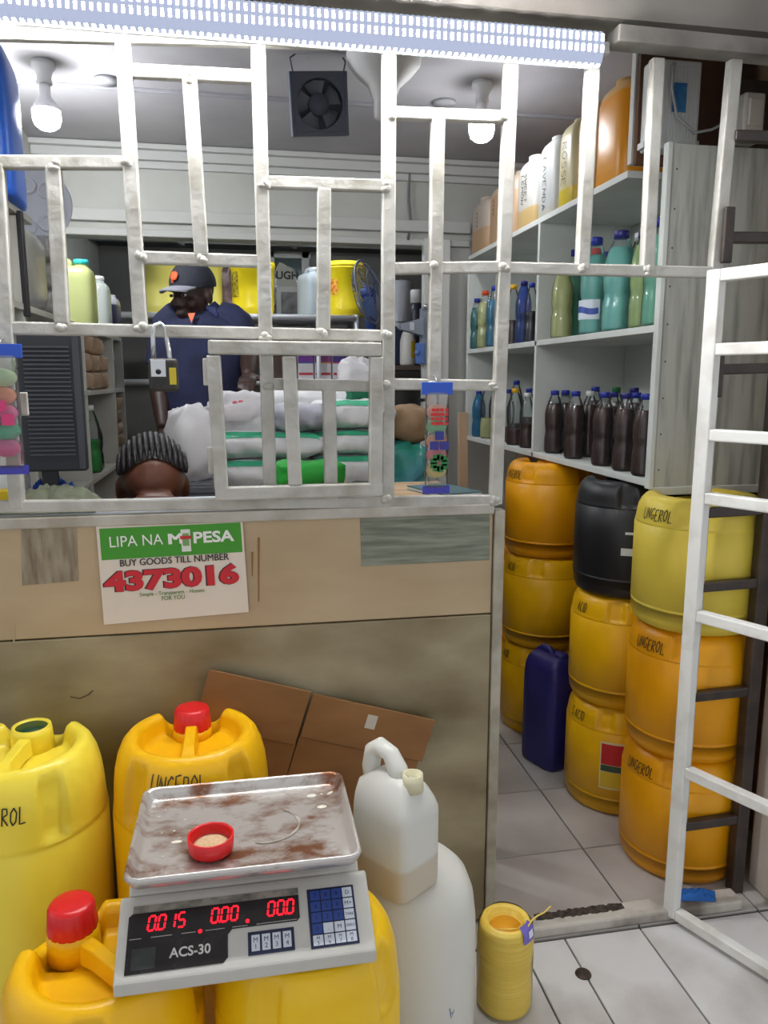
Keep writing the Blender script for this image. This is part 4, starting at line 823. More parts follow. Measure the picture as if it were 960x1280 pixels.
ycan(112, .14, .25, milky('can_green_yellow', (196, 204, 140), .3, .3), CAPS['teal'], 'green-yellow can with a teal cap on the left rack', d=.18)
ycan(130, .13, .235, milky('can_pale', (206, 214, 208), .3, .3), CAPS['white'], 'clear pale can between the green can and the navy can', d=.18)
ycan(141, .17, .20, filled('can_navy', (206, 208, 214), (70, 76, 108), .142, .1), None, 'can of navy liquid at the far end of the left rack', d=.18)
BRN = M('brown_paper_pack', (176, 152, 126), .7, c2=(150, 124, 98), scale=8, bump=.4, bscale=20)
G2 = 'brown packs on the middle left shelf'
for k, (y, z, l) in enumerate(((2.82, 0, 'nearest lower brown pack on the middle left shelf'), (2.98, 0, 'lower brown pack in the middle of the left shelf'), (3.16, 0, 'farthest lower brown pack on the left shelf'), (2.82, .063, 'nearest middle brown pack of the left shelf pile'), (2.99, .063, 'central brown pack of the left shelf pile'), (3.17, .063, 'far middle brown pack of the left shelf pile'), (2.86, .126, 'top near brown pack of the left shelf pile'), (3.08, .126, 'top far brown pack of the left shelf pile'))):
    puff('brown_pack', l, 'pack', (-.605, y, LV[1] + z), (.20, .165, .064), BRN, 0, G2, .10, 10 + k, .3)
jerrycan('can of blue-grey liquid beside the brown packs', (-.62, 3.45, LV[1]), .15, .2, .19, filled('can_bluegrey', (200, 204, 206), (104, 116, 146), .12, .2), None, PI / 2)
bottle('clear bottle with bright green liquid on the lower left shelf', (-.54, 2.96, LV[0]), .034, .245, 'green', .5, 'white')
bottle('empty clear bottle beside the green one on the lower left shelf', (-.55, 3.06, LV[0]), .034, .2, 'pale', .06, None)
for k in range(5): puff('brown_packet', ['lowest small brown packet', 'second small brown packet', 'third small brown packet', 'fourth small brown packet', 'topmost small brown packet'][k] + ' in the far cell of the lower left shelf', 'pack', (-.60, 3.44, LV[0] + k * .052), (.2, .17, .054), BRN, 0, 'small brown packets on the lower left shelf', .12, 30 + k, .4)

# ================================================================== INNER COUNTER AND WHAT LIES ON IT
for nm, lab_, cx, cy, wx, wy, m_ in (('counter', 'pale blue-grey inner counter behind the grille on the left', -.375, 1.635, .87, .215, M('counter_laminate', (196, 204, 214), .35)), ('wooden_counter', 'light brown wooden counter behind the grille on the right', .28, 1.715, .43, .375, M('counter_wood', (188, 160, 124), .5, c2=(166, 136, 100), scale=5, stretch=(.5, 6, 1)))):
    ct = thing(nm, lab_, 'counter', (cx, cy, 0))
    b = MB(); b.box((0, 0, .952), (wx, wy, .024)); b.build('worktop', m_, ct, .002)
    for sx_ in (-1, 1): b = MB(); b.box((sx_ * (wx / 2 - .03), wy / 2 - .03, .47), (.04, .04, .94)); b.build('leg', M('leg_wood', (140, 120, 96), .7), ct)
CZT = .9645
bk_ = thing('notebook', 'thin notebook lying on the wooden counter beside the hanging pack', 'book', (.455, 1.70, CZT))
b = MB(); b.box((0, 0, .004), (.10, .16, .006)); b.build('pages', M('paper_pages', (206, 214, 214), .7), bk_); b = MB(); b.box((0, 0, .0082), (.103, .163, .0022)); b.box((0, 0, .0002 + .0005), (.103, .163, .001)); b.build('cover', M('cover_teal', (60, 92, 100), .5), bk_)
bk_.rotation_euler = (0, 0, .3)
# green shopping bag
gbag = puff('green_bag', 'bright green folded cloth bag on the wooden counter behind the hatch', 'bag', (.155, 1.80, CZT), (.165, .10, .068), M('green_nonwoven', (14, 140, 38), .75, c2=(10, 118, 30), scale=9, bump=.3, bscale=40), 0, None, .16, 3, .4)
b = MB(); b.tube([(.03, -.052, .05), (.05, -.056, .03), (.06, -.056, .012)], .003, 5, flat=.3); b.tube([(-.06, -.052, .02), (-.03, -.055, .045)], .003, 5, flat=.3); b.build('brown_trim', M('brown_piping', (110, 84, 40), .7), gbag)
# cloth heap and blue cloth
def heap(name, label, cat, c, d, mat, seed, amp=1, rz=0):
    b = MB(); n = 26; rows = []
    for i in range(n + 1):
        row = []
        for j in range(n + 1):
            u = i / n * 2 - 1; v = j / n * 2 - 1; r = max(abs(u), abs(v)) ** 3
            w = 1 + .18 * noise.noise(Vector((u * 2 + seed, v * 2, 1)))
            f = abs(noise.noise(Vector((u * 2.2 + seed * 3, v * 2.4, seed)))) * 1.2 + .5 * (1 - abs(noise.noise(Vector((u * 4.5, v * 4.5 + seed, 2)))) * 2)
            row.append((u * d[0] / 2 * w, v * d[1] / 2 * w, .001 + max(0, (1 - r)) * d[2] * (.45 + .5 * amp * f)))
        rows.append(row)
    b.grid(rows, False, True); o = b.build(name, mat, None, off=(0, 0, 0)); o.location = c; o.rotation_euler = (0, 0, rz); return tag(o, label, cat)
heap('cloth', 'grey-green crumpled cloth on the counter at the left', 'cloth', (-.375, 1.625, CZT), (.17, .13, .05), M('greygreen_cloth', (158, 164, 140), .9, c2=(134, 140, 118), scale=12, bump=.4), 2)
heap('blue_cloth', 'royal blue cloth under the black ribbed screen', 'cloth', (-.395, 1.715, CZT), (.10, .055, .06), M('royal_blue_cloth', (28, 70, 160), .85), 5)
puff('white_bundle', 'white crumpled plastic bundle on the counter end by the left rack', 'bag', (-.475, 1.705, CZT), (.07, .06, .10), M('white_plastic_bundle', (214, 214, 210), .4, bump=.5, bscale=25), 0, None, .3, 8)
yb = thing('yellow_box', 'small yellow and black box at the left edge of the counter', 'box', (-.455, 1.585, CZT)); b = MB(); b.box((0, 0, .011), (.05, .04, .022)); b.build('base', M('box_black', (24, 24, 26), .5), yb, .002); b = MB(); b.box((0, 0, .034), (.046, .038, .024)); b.build('lid', M('box_yellow', (230, 196, 20), .5), yb, .002)
# black ribbed device
pc = at(62, 589, 1.675); dv = thing('ribbed_screen', 'black ribbed back of a screen standing upright on the counter', 'screen', (pc.x, 1.68, CZT))
zb_ = pc.z - CZT; Ht = at(62, 418, 1.675).z - pc.z; Wd = .150
RB = M('ribbed_black', (38, 40, 46), .55); b = MB(); b.box((0, 0, zb_ + Ht / 2), (Wd, .028, Ht)); sh = b.build('shell', RB, dv, .004)
for k in range(26): b = MB(); b.box((.012, -.0158, zb_ + .035 + k * (Ht - .06) / 25), (.088, .0036, .0035)); b.build('rib', M('rib_edge', (66, 68, 74), .45), sh)
b = MB(); b.box((.068, -.016, zb_ + Ht / 2), (.012, .005, Ht - .01)); b.build('edge_strip', M('edge_strip', (58, 60, 66), .4), sh)
b = MB(); b.box((0, .0, zb_ / 2 + .002), (.03, .014, zb_)); b.build('neck', RB, dv); b = MB(); b.box((0, 0, .003), (.11, .04, .006)); b.build('foot', RB, dv, .001)

# hanging toy ball packs on the grille
def ball_pack(label, top, bot, w, cols, group, prints):
    c = (top + bot) / 2; Ln = (top - bot).length; t = thing('ball_pack', label, 'toy pack', bot, 0, group)
    b = MB(); b.box((0, 0, Ln - .012), (w * 1.35, .004, .024)); b.build('header', M('header_blue', (36, 84, 196), .35), t, .001)
    b = MB(); b.box((0, 0, .008), (w * 1.2, .004, .016)); b.build('footer', M('footer_blue', (58, 56, 170), .35), t, .001)
    n = len(cols); st = (Ln - .075) / n
    for i, cc in enumerate(cols): b = MB(); b.ball((random.uniform(-.002, .002), 0, .032 + st * (i + .5)), (w * .43, w * .40, st * .52), 18, 12); b.build('ball', M('ball_%d_%d_%d' % cc, cc, .5), t)
    b = MB(); rows = []
    for k in range(15):
        q = k / 14; z = .012 + q * (Ln - .032); e = min(1, min(q, 1 - q) * 7 + .12)
        rows.append([(w * .5 * math.cos(a) * (1 + .03 * math.sin(9 * a + k)), w * .47 * e * math.sin(a), z) for a in [2 * PI * j / 20 for j in range(20)]])
    b.grid(rows, True, True); b.build('film', clear('pack_wrap', (240, 240, 240), .80, .1), t)
    for (z, cc, kind) in prints:
        b = MB(); rr = random.Random(int(z * 1e4)); q = z * Ln
        if kind == 'glyph':
            for k in range(16): u = (k % 4 - 1.5) * w * .19; v = (k // 4 - 1.5) * w * .19; b.box((u + rr.uniform(-.001, .001), -w * .485, q + v), (w * .2 * rr.uniform(.6, 1.1), .0012, w * .12))
        elif kind == 'blocks':
            for u, v in ((0, .3), (-.22, -.12), (.22, -.12)): b.box((u * w, -w * .485, q + v * w), (w * .38, .0012, w * .36)); 
        else:
            for k in range(9): a = k * .7; b.box((w * .26 * math.cos(a), -w * .482, q + w * .26 * math.sin(a)), (w * .28, .0012, w * .24))
        b.build('print', M('print_%d_%d_%d' % cc, cc, .45), t)
    b = MB(); b.tube([(0, 0, Ln - .004), (0, .012, Ln + .008), (0, .028, Ln + .012)], .0018, 6); b.build('hook', M('hook_wire', (150, 150, 150), .4, .6), t)
    return t
GPK = 'toy ball packs hung on the grille'
ball_pack('tube pack of coloured balls hung right of the hatch', at(555, 478, FY - .034), at(545, 617, FY - .034), .046, [(224, 206, 120), (232, 120, 130), (238, 170, 130), (120, 200, 140), (244, 176, 150)], GPK, [(.70, (214, 30, 40), 'glyph'), (.47, (48, 50, 140), 'blocks'), (.29, (24, 120, 56), 'blob')])
ball_pack('tube pack of coloured balls hung at the left edge', at(6, 430, FY - .034), at(12, 593, FY - .034), .055, [(236, 100, 160), (70, 190, 140), (236, 110, 170), (240, 150, 110), (190, 220, 170)], GPK, [(.46, (214, 60, 120), 'blocks')])

# ================================================================== SACKS
WOV = M('woven_white_sack', (234, 234, 234), .6, c2=(212, 214, 216), scale=8, bump=.7, bscale=22); SGR = M('sack_green_stripe', (66, 178, 136), .6)
def sack(label, c, d, rz=0, seed=0, _=False, mat=WOV, group='white sacks piled behind the counter'):
    t = thing('woven_sack', label, 'sack', c, rz, group)
    nu, nv = 40, 24
    def P(u, a, l=0):
        e = max(1 - abs(u) ** 5, 0) ** .45 * .9 + .1; ca, sa = math.cos(a), math.sin(a)
        g = lambda v, p: math.copysign(abs(v) ** p, v)
        n = noise.fractal(Vector((u * 1.5 + seed * 5.1, ca * 1.1, sa * 1.1 + seed)), .8, 2, 4) * .17
        y = g(ca, .75) * (d[1] / 2 * (e * .25 + .75) * (1 + n) + l); z = g(sa, .8) * (d[2] / 2 * e * (1 + n) + l)
        return Vector((u * d[0] / 2, y, max(z, -d[2] / 2) + d[2] / 2))
    b = MB(); b.grid([[P(-1 + 2 * i / nu, 2 * PI * j / nv) for j in range(nv)] for i in range(nu + 1)], True, True, True, True); b.build('body', mat, t)
    return t, P
def stripe(t, P, a0, a1, nu=36):
    b = MB(); b.grid([[P(-.93 + 1.86 * i / nu, a0 + (a1 - a0) * j / 4, .0022) for j in range(5)] for i in range(nu + 1)], False, True); b.build('stripe', SGR, t)
# front face of a sack is the side towards -y: angles near pi on the y axis are turned by the sack's frame
def front_sack(label, px0, px1, py0, py1, y, dy=.28, rz=0, seed=0, st=True, mat=WOV, ext=.02):
    a = at(px0, py0, y); c = at(px1, py1, y); L = c.x - a.x + ext; h = a.z - c.z
    t, P = sack(label, ((a.x + c.x) / 2, y + dy / 2, c.z), (L, dy, h), rz, seed, False, mat)
    if st: stripe(t, P, PI - .95, PI - .52)
    return t
bench = thing('sack_bench', 'rough timber bench under the pile of white sacks', 'bench', (.25, 2.55, 0))
part('bench_top', (.17, 2.55, .70), (.64, .62, .03), M('rough_timber', (150, 122, 90), .8), bench)
for x in (-.11, .45):
    for y in (2.28, 2.82): part('leg', (x, y, .3425), (.05, .05, .685), M('rough_timber'), bench)
front_sack('lowest white sack with a green stripe in the left pile', 262, 405, 610, 645, 2.33, seed=1, st=False)
front_sack('second white sack with green stripe low in the left pile', 258, 398, 577, 610, 2.34, seed=2)
front_sack('white sack with a green stripe on top of the left pile', 262, 402, 540, 577, 2.36, seed=3)
front_sack('lowest white sack of the right pile', 388, 500, 606, 642, 2.40, seed=4, st=False)
front_sack('second white sack from below in the right pile', 392, 488, 571, 606, 2.40, seed=5)
front_sack('white sack with green stripe in the middle of the right pile', 388, 490, 538, 571, 2.41, seed=6)
front_sack('white sack with green stripe on top of the right pile', 398, 492, 500, 538, 2.42, seed=7, rz=.06)
GRS = M('grey_printed_sack', (186, 188, 196), .5, c2=(160, 162, 172), scale=14, bump=.5, bscale=16)
t, P = sack('grey-white plastic sack lying tilted between the two piles', at(374, 541, 2.37) + Vector((0, .1, 0)), (.19, .2, .09), -.2, 9, False, GRS)
t, P = sack('white sack behind the tilted grey one', at(385, 520, 2.68) + Vector((0, .1, 0)), (.36, .24, .09), .1, 11, False)
b = MB(); b.box((.30, 2.80, .9), (.5, .22, .36)); tag(b.build('carton', CARD, None, .003), 'brown carton behind the white sacks', 'box')
FILMW = milky('white_bag_film', (238, 236, 238), .25, .3)
zb2 = at(243, 600, 2.2).z; cr = thing('side_crate', 'grey plastic crate under the slumped white bag', 'crate', (at(243, 600, 2.2).x, 2.185, 0)); part('crate_body', (cr.location.x, 2.185, zb2 / 2), (.15, .10, zb2), M('crate_grey', (96, 98, 104), .6), cr, .006); part('rim', (cr.location.x, 2.185, zb2 - .02), (.16, .106, .02), M('crate_grey'), cr, .003)
puff('plastic_bag', 'white translucent plastic bag slumped at the left of the sack pile', 'bag', (at(243, 600, 2.2).x, 2.20, at(243, 600, 2.2).z), (.14, .14, .205), FILMW, .3, None, .20, 21, .7, fr=3.4)
pb = puff('printed_bag', 'white plastic bag with pink print on top of the left sack pile', 'bag', at(300, 543, 2.42) + Vector((0, .06, 0)), (.20, .16, .13), FILMW, 0, None, .34, 23, .8, fr=4)
b = MB()
for k in range(14): rr = random.Random(k + 90); b.ball((rr.uniform(-.07, .03), -.062 + rr.uniform(-.004, .004), rr.uniform(.03, .10)), (.008, .003, .006), 8, 6)
b.build('print', M('pink_print', (222, 110, 130), .5), pb)
pb2 = puff('printed_bag', 'small white bag with red print beside the fan stand', 'bag', at(450, 500, 2.74) + Vector((0, .05, 0)), (.14, .13, .15), FILMW, 0, None, .3, 26, .8, fr=4)
b = MB()
for k in range(5): b.box((-.035 + k * .016, -.060, .05), (.011, .004, .012))
b.build('print', M('red_print', (206, 50, 70), .5), pb2)
puff('green_bundle', 'dark green cloth bundle on the right sack pile', 'bundle', at(455, 502, 2.50) + Vector((0, .05, 0)), (.11, .10, .06), M('dark_green_cloth', (14, 104, 72), .8), 0, None, .2, 28)
puff('brown_sack', 'rolled brown paper sack right of the white pile', 'sack', at(516, 556, 2.52) + Vector((0, .12, 0)), (.16, .2, .13), M('kraft_sack', (158, 130, 100), .75, c2=(134, 106, 78), scale=9, bump=.6, bscale=14), .5, None, .18, 31, .75)
puff('teal_bag', 'teal plastic bag under the rolled brown sack', 'bag', at(512, 620, 2.50) + Vector((0, .12, 0)), (.17, .2, .18), M('teal_film', (40, 140, 120), .25, c2=(90, 160, 180), scale=6, bump=.9, bscale=14), 0, None, .25, 33, .7, fr=5)
b = MB(); zc_ = at(512, 620, 2.50).z; b.box((.60, 2.62, zc_ / 2), (.20, .24, zc_ - .002)); tag(b.build('crate_stack', M('dark_crate', (70, 64, 58), .8), None, .004), 'dark crate stack under the teal bag', 'crate')
pst = at(583, 516, 3.3); b = MB(); b.bar((pst.x + .01, 3.30, 0), (pst.x, 3.36, pst.z), .042, .022); tag(b.build('wooden_batten', M('light_timber', (196, 164, 132), .7), None, .002), 'light timber batten leaning at the far end of the shelf unit', 'batten')

# ================================================================== BACK ROOM
tl = thing('store_fill_tube', 'unseen fill tube added under the store ceiling to light the back room', 'lamp', (.1, 4.05, 1.985))  # unseen tube, added to brighten the back room
b = MB(); b.box((0, 0, .022), (1.2, .05, .03)); b.build('fitting', M('tube_fitting', (220, 220, 220), .5), tl); b = MB(); b.tube([(-.57, 0, -.008), (.57, 0, -.008)], .013, 10); b.build('tube', glow('tube_glow', (240, 246, 255), 34), tl)
rk = thing('tube_rack', 'silver tube rack carrying yellow buckets in the back room', 'rack', (.1, 4.25, 0))
SIL = M('silver_tube', (196, 198, 200), .35, .3)
RZ = at(300, 396, 4.16).z; RL = at(300, 478, 4.16).z
for z in (RZ, RL):
    for y in (4.16, 4.42): b = MB(); b.tube([(-.75, y, z), (.62, y, z)], .017, 10); b.build('rail', SIL, rk, off=rk.location)
    part('deck', (-.065, 4.29, z + .012), (1.36, .22, .006), SIL, rk)
for x in (-.75, -.05, at(398, 440, 4.16).x, .62):
    for y in (4.16, 4.42): b = MB(); b.tube([(x, y, 0), (x, y, RZ + .02)], .013, 10); b.build('post', SIL, rk, off=rk.location)
def bucket(label, px, y, R, H, mat, group='yellow buckets on the tube rack', lab=None, z=None):
    c = at(px, 392, y); t = thing('plastic_bucket', label, 'bucket', (c.x, y, z if z is not None else RZ + .0155), group=group)
    b = MB(); b.lathe([(0, 0), (R * .88, 0), (R * .92, .008), (R * .94, H * .1), (R * .955, H * .14), (R * .95, H * .15), (R * .985, H * .86), (R * 1.02, H * .87), (R * 1.02, H * .9), (R, H * .905)], seg=48); b.build('body', mat, t)
    b = MB(); b.lathe([(R * 1.03, H * .9), (R * 1.05, H * .93), (R * 1.03, H * .985), (R * .95, H), (R * .9, H * .985), (0, H * .985)], seg=48); b.build('lid', mat, t)
    if lab: wrap(R * .97, *lab[:4]).build('label', lab[4], t)
    return t
LB = M('bucket_lemon', (226, 216, 110), .4); YB = M('bucket_yellow', (248, 222, 30), .35)
bucket('pale yellow bucket at the left end of the rack', 200, 4.29, .107, .275, LB)
bucket('pale yellow bucket right behind the man in the cap', 254, 4.29, .107, .275, LB)
bucket('bright yellow bucket with a printed dark label', 317, 4.29, .115, .275, YB, lab=(-1.35, -.75, .09, .22, M('bucket_label_dark', (70, 62, 30), .5, c2=(210, 190, 40), scale=60)))
bucket('bright yellow bucket with a red emblem beside the fan', 432, 4.29, .115, .285, YB, lab=(-.9, -.5, .11, .19, M('bucket_label_red', (206, 60, 40), .5, c2=(240, 200, 40), scale=60)))
jerrycan('white translucent can on the rack between two yellow buckets', (at(390, 390, 4.27).x, 4.27, RZ + .0155), .12, .16, .25, milky('rack_can', (206, 216, 222), .3, .3), CAPS['white'], rz=.4)
puff('dark_bag', 'dark reddish bag between the buckets on the rack', 'bag', (at(284, 390, 4.33).x, 4.36, RZ + .0155), (.10, .1, .24), M('maroon_film', (92, 66, 70), .4, c2=(150, 130, 134), scale=18), 0, None, .25, 41, .6)
# cartons on the lower deck
for k, (px0, px1) in enumerate(((372, 393), (393, 415), (415, 448))):
    a = at(px0, 441, 4.2); c = at(px1, 476, 4.2); t = thing('carton', ['white carton with purple top band, left of three', 'white carton with purple and orange band, middle of three', 'white carton with dark violet band, right of three'][k] + ' on the lower rack deck', 'box', ((a.x + c.x) / 2, 4.29, RL + .0155), group='cartons on the lower rack deck')
    w, h = (c.x - a.x) * .96, a.z - c.z
    b = MB(); b.box((0, 0, h / 2), (w, .16, h)); b.build('box', M('carton_white', (222, 220, 222), .5), t, .002)
    b = MB(); b.box((0, -.081, h * .80), (w * .98, .001, h * .36)); b.build('band', [M('carton_purple', (112, 44, 146), .5), M('carton_plum', (134, 54, 126), .5), M('carton_violet', (70, 44, 130), .5)][k], t)
    b = MB(); b.box((0, -.081, h * .20), (w * .9, .001, h * .09)); b.build('stripe', M('carton_red', (190, 60, 70), .5), t)
    b = MB(); b.box((0, -.0812, h * .60), (w * .98, .001, h * .05)); b.build('accent', [M('carton_blue', (60, 90, 160), .5), M('carton_orange', (222, 140, 60), .5), M('carton_red')][k], t)
for k, (px, w, h, cc) in enumerate(((215, .2, .15, (60, 58, 64)), (290, .16, .16, (48, 46, 52)), (345, .17, .13, (84, 66, 60)))):
    c = at(px, 478, 4.25); b = MB(); b.box((c.x, 4.29, RL + .0155 + h / 2), (w, .16, h)); tag(b.build('dark_box', M('dark_box_%d' % k, cc, .7), None, .004), ['dark grey box at the left of the lower rack deck', 'near-black box in the middle of the lower rack deck', 'dark brown box beside the cartons on the lower deck'][k], 'box')
# window with torn paper
a = at(338, 318, 5.19); c = at(384, 372, 5.19); wn = tag(bpy.data.objects.new('window_1', None), kind='structure'); COL.objects.link(wn); wn.location = ((a.x + c.x) / 2, 5.19, c.z)
w, h = c.x - a.x, a.z - c.z
for sx_ in (-1, 0.92): b = MB(); b.box((sx_ * w / 2, 0, h / 2), (.05, .04, h + .1)); b.build('frame', M('window_frame', (214, 214, 206), .5), wn, .004)
for zz in (0, h): b = MB(); b.box((0, 0, zz), (w + .05, .04, .045)); b.build('frame', M('window_frame'), wn, .004)
b = MB(); b.box((0, .01, h / 2), (w, .006, h)); b.build('pane', M('dark_glass', (78, 92, 90), .15), wn)
rr = random.Random(4); pts = []
for k in range(18): q = 2 * PI * k / 18; r = .075 * rr.uniform(.75, 1.2); pts.append((-.02 + r * .9 * math.cos(q), -.004, h * .45 + r * 1.3 * math.sin(q)))
b = MB(); b.poly(pts, .002, (0, 1, 0)); tp = b.build('torn_paper', M('torn_paper', (206, 204, 190), .7), wn)
letters('UGH', .068, M('poster_ink', (34, 34, 34), .6), tp, Matrix.Translation((-.085, -.0065, h * .43)) @ UP, bold=.002)
pf = at(367, 392, 5.0); t = thing('picture_frame', 'small white framed picture below the store window', 'picture', (pf.x, 5.14, pf.z - .02)); 
b = MB(); b.box((0, 0, .09), (.20, .02, .22)); b.build('frame', M('window_frame'), t, .004); b = MB(); b.box((0, -.011, .09), (.14, .004, .15)); b.build('picture', M('picture_dark', (92, 92, 90), .5, c2=(150, 150, 146), scale=20), t)
t.location.z = pf.z - .02
# pedestal fan
fp = at(458, 372, 3.92); pf_ = thing('pedestal_fan', 'blue and grey pedestal fan turned sideways beside the yellow bucket', 'fan', (fp.x + .03, 3.92, 0))
FBL = M('fan_blue', (58, 82, 150), .4); FGR = M('fan_grey_wire', (112, 118, 134), .4)
b = MB(); b.lathe([(0, 0), (.11, 0), (.11, .012), (.03, .035), (.02, .05), (0, .05)], seg=32); b.build('base', FBL, pf_)
fz = fp.z; b = MB(); b.tube([(0, .04, .03), (0, .04, fz - .16)], .014, 12); b.build('pole', M('fan_pole', (150, 156, 170), .4), pf_)
b = MB(); b.tube([(0, .04, fz - .18), (0, .04, fz - .10), (-.005, .03, fz - .02), (-.01, 0, fz + .03)], [.024, .028, .03, .026], 14); b.build('motor_neck', FBL, pf_)
T = Matrix.Translation((-.03, -.04, fz + .02)) @ Matrix.Rotation(math.radians(-14), 4, 'Y') @ Matrix.Rotation(math.radians(62), 4, 'Z') @ Matrix.Rotation(PI / 2, 4, 'X')
RR = .155
for k in range(30):
    a = 2 * PI * k / 30; b = MB(); pts = [T @ Vector((r * math.cos(a + r * 2), r * math.sin(a + r * 2), z)) for r, z in ((.03, .055), (.08, .05), (.13, .03), (RR, 0), (.13, -.03), (.08, -.045), (.03, -.05))]; b.tube(pts, .0016, 4); b.build('cage_wire', FGR, pf_)
for r, z, th in ((RR, 0, .006), (.11, .042, .002), (.03, .055, .004), (.11, -.036, .002)): b = MB(); b.tube([T @ Vector((r * math.cos(2 * PI * k / 40), r * math.sin(2 * PI * k / 40), z)) for k in range(41)], th, 6); b.build('cage_ring', FGR, pf_)
for k in range(3):
    a0 = k * 2 * PI / 3; b = MB(); b.grid([[T @ Vector((r * math.cos(a0 + da), r * math.sin(a0 + da), dz)) for da, dz in ((-.5, -.015), (-.1, 0), (.3, .012), (.6, .02))] for r in (.025, .06, .10, .135)], False, True); b.build('blade', M('fan_blade_blue', (96, 122, 180), .35), pf_)
b = MB(); b.lathe([(0, -.03), (.025, -.03), (.025, .02), (0, .028)], seg=16, T=T); b.build('hub', FBL, pf_)
# table with bottles right of the fan and the grey wall bracket
tb_ = at(510, 457, 3.95); tbl = thing('side_table', 'narrow dark-edged table by the right side of the opening', 'table', (.86, 4.0, 0))
part('table_top', (.86, 4.0, tb_.z - .012), (.42, .28, .024), M('dark_wood', (96, 84, 72), .6), tbl)
for x in (.68, 1.04):
    for y in (3.89, 4.11): part('leg', (x, y, (tb_.z - .024) / 2), (.035, .035, tb_.z - .024), M('table_leg', (120, 112, 100), .6), tbl)
ztb = tb_.z
jerrycan('dark navy can at the left of the side table', (at(497, 450, 3.95).x, 4.02, ztb), .12, .14, .20, M('dark_navy_plastic', (46, 52, 74), .4), None, rz=.3)
t = thing('detergent_bottle', 'white bottle with a yellow label on the side table', 'bottle', (at(509, 450, 3.93).x, 3.92, ztb)); b = MB(); b.lathe([(0, 0), (.036, 0), (.04, .01), (.04, .12), (.03, .16), (.015, .18), (.014, .2), (0, .2)], seg=24); b.build('body', M('detergent_white', (222, 220, 214), .4), t); wrap(.04, .2, 1.2, .04, .12).build('label', M('detergent_yellow', (228, 196, 40), .5), t)
t = thing('tall_dark_bottle', 'dark bottle with a white cap standing on the side table', 'bottle', (at(521, 450, 3.97).x, 4.0, ztb)); b = MB(); b.lathe([(0, 0), (.032, 0), (.034, .01), (.034, .27), (.028, .32), (0, .32)], seg=24); b.build('body', M('dark_bottle', (52, 54, 66), .35), t); b = MB(); b.lathe([(.029, .318), (.029, .38), (.025, .385), (0, .385)], seg=24); b.build('cap', CAPS['white'], t)
wh = at(506, 372, 4.1); t = thing('grey_drum', 'grey-white round container behind the wall bracket', 'container', (wh.x + .01, 4.25, ztb)); b = MB(); HH = at(506, 348, 4.2).z - ztb; b.lathe([(0, 0), (.07, 0), (.075, .01), (.075, HH - .05), (.06, HH - .01), (0, HH)], seg=32); b.build('body', M('grey_container', (170, 172, 178), .4), t); b = MB(); b.lathe([(.076, HH * .5), (.078, HH * .51), (.076, HH * .52)], seg=32); b.build('band', M('grey_band', (140, 142, 150), .4), t)
part('extension', (.86, 4.24, tb_.z - .012), (.42, .21, .024), M('dark_wood'), tbl)
q0 = at(527, 385, 3.56); q1 = at(541, 456, 3.56); br = thing('wall_bracket', 'grey metal bracket with a blue box beside the opening', 'bracket', ((q0.x + q1.x) / 2, 3.585, q1.z))
GM = M('bracket_grey', (136, 144, 156), .45); b = MB(); b.box(((q0.x + q1.x) / 2 + .004, 3.585, (q0.z + q1.z) / 2), (q1.x - q0.x + .01, .03, q0.z - q1.z)); b.build('plate', GM, br, .003, off=br.location)
b = MB(); e0 = at(500, 405, 3.53); e1_ = at(530, 397, 3.53); e2_ = at(530, 420, 3.53); e3 = at(502, 412, 3.53); b.poly([e0, e1_, e2_, e3], .05, (0, 1, 0)); b.build('arm', GM, br, .003, off=br.location)
b = MB(); b.box(at(515, 408, 3.527), (.02, .004, .035)); b.build('arm_label', M('bracket_label', (196, 200, 206), .5), br, off=br.location)
b = MB(); c = at(525, 442, 3.55); b.box(c, (.038, .04, .095)); bxx = b.build('blue_box', M('bracket_blue', (88, 122, 186), .4), br, .004, off=br.location); b = MB(); b.lathe([(.012, 0), (.012, .01), (0, .01)], seg=16, T=Matrix.Translation(at(521, 441, 3.53)) @ Matrix.Rotation(PI / 2, 4, 'X')); b.build('knob', M('bracket_blue'), bxx, off=br.location)
b = MB(); c = at(532, 383, 3.555); b.ball(c, .012, 12, 8); b.build('bolt', M('steel'), br, off=br.location)
# switch with cord beside the opening and wall scribble
sw = at(525, 500, 3.58); t = thing('wall_switch', 'small black switch with a hanging cord beside the opening', 'switch', (sw.x + .02, 3.585, sw.z - .06)); b = MB(); b.box((0, 0, .06), (.05, .02, .016)); b.build('body', BLACKP, t, .002); b = MB(); b.tube([(.016, -.005, .055), (.02, -.006, .0), (.018, -.006, -.08)], .0025, 6); b.build('cord', BLACKP, t); b = MB(); b.lathe([(0, -.11), (.008, -.105), (.006, -.08), (0, -.078)], (.018, -.006, 0), 10); b.build('pull', BLACKP, t)
part('pillar', (0, 0, 0), (.001, .001, .001), WALL, tbl) if False else None
b = MB(); b.box((.885, 3.60, .93), (.07, .05, 1.86)); struct('trim_8', b, M('inner_frame_paint', (198, 200, 196), .6), .004)

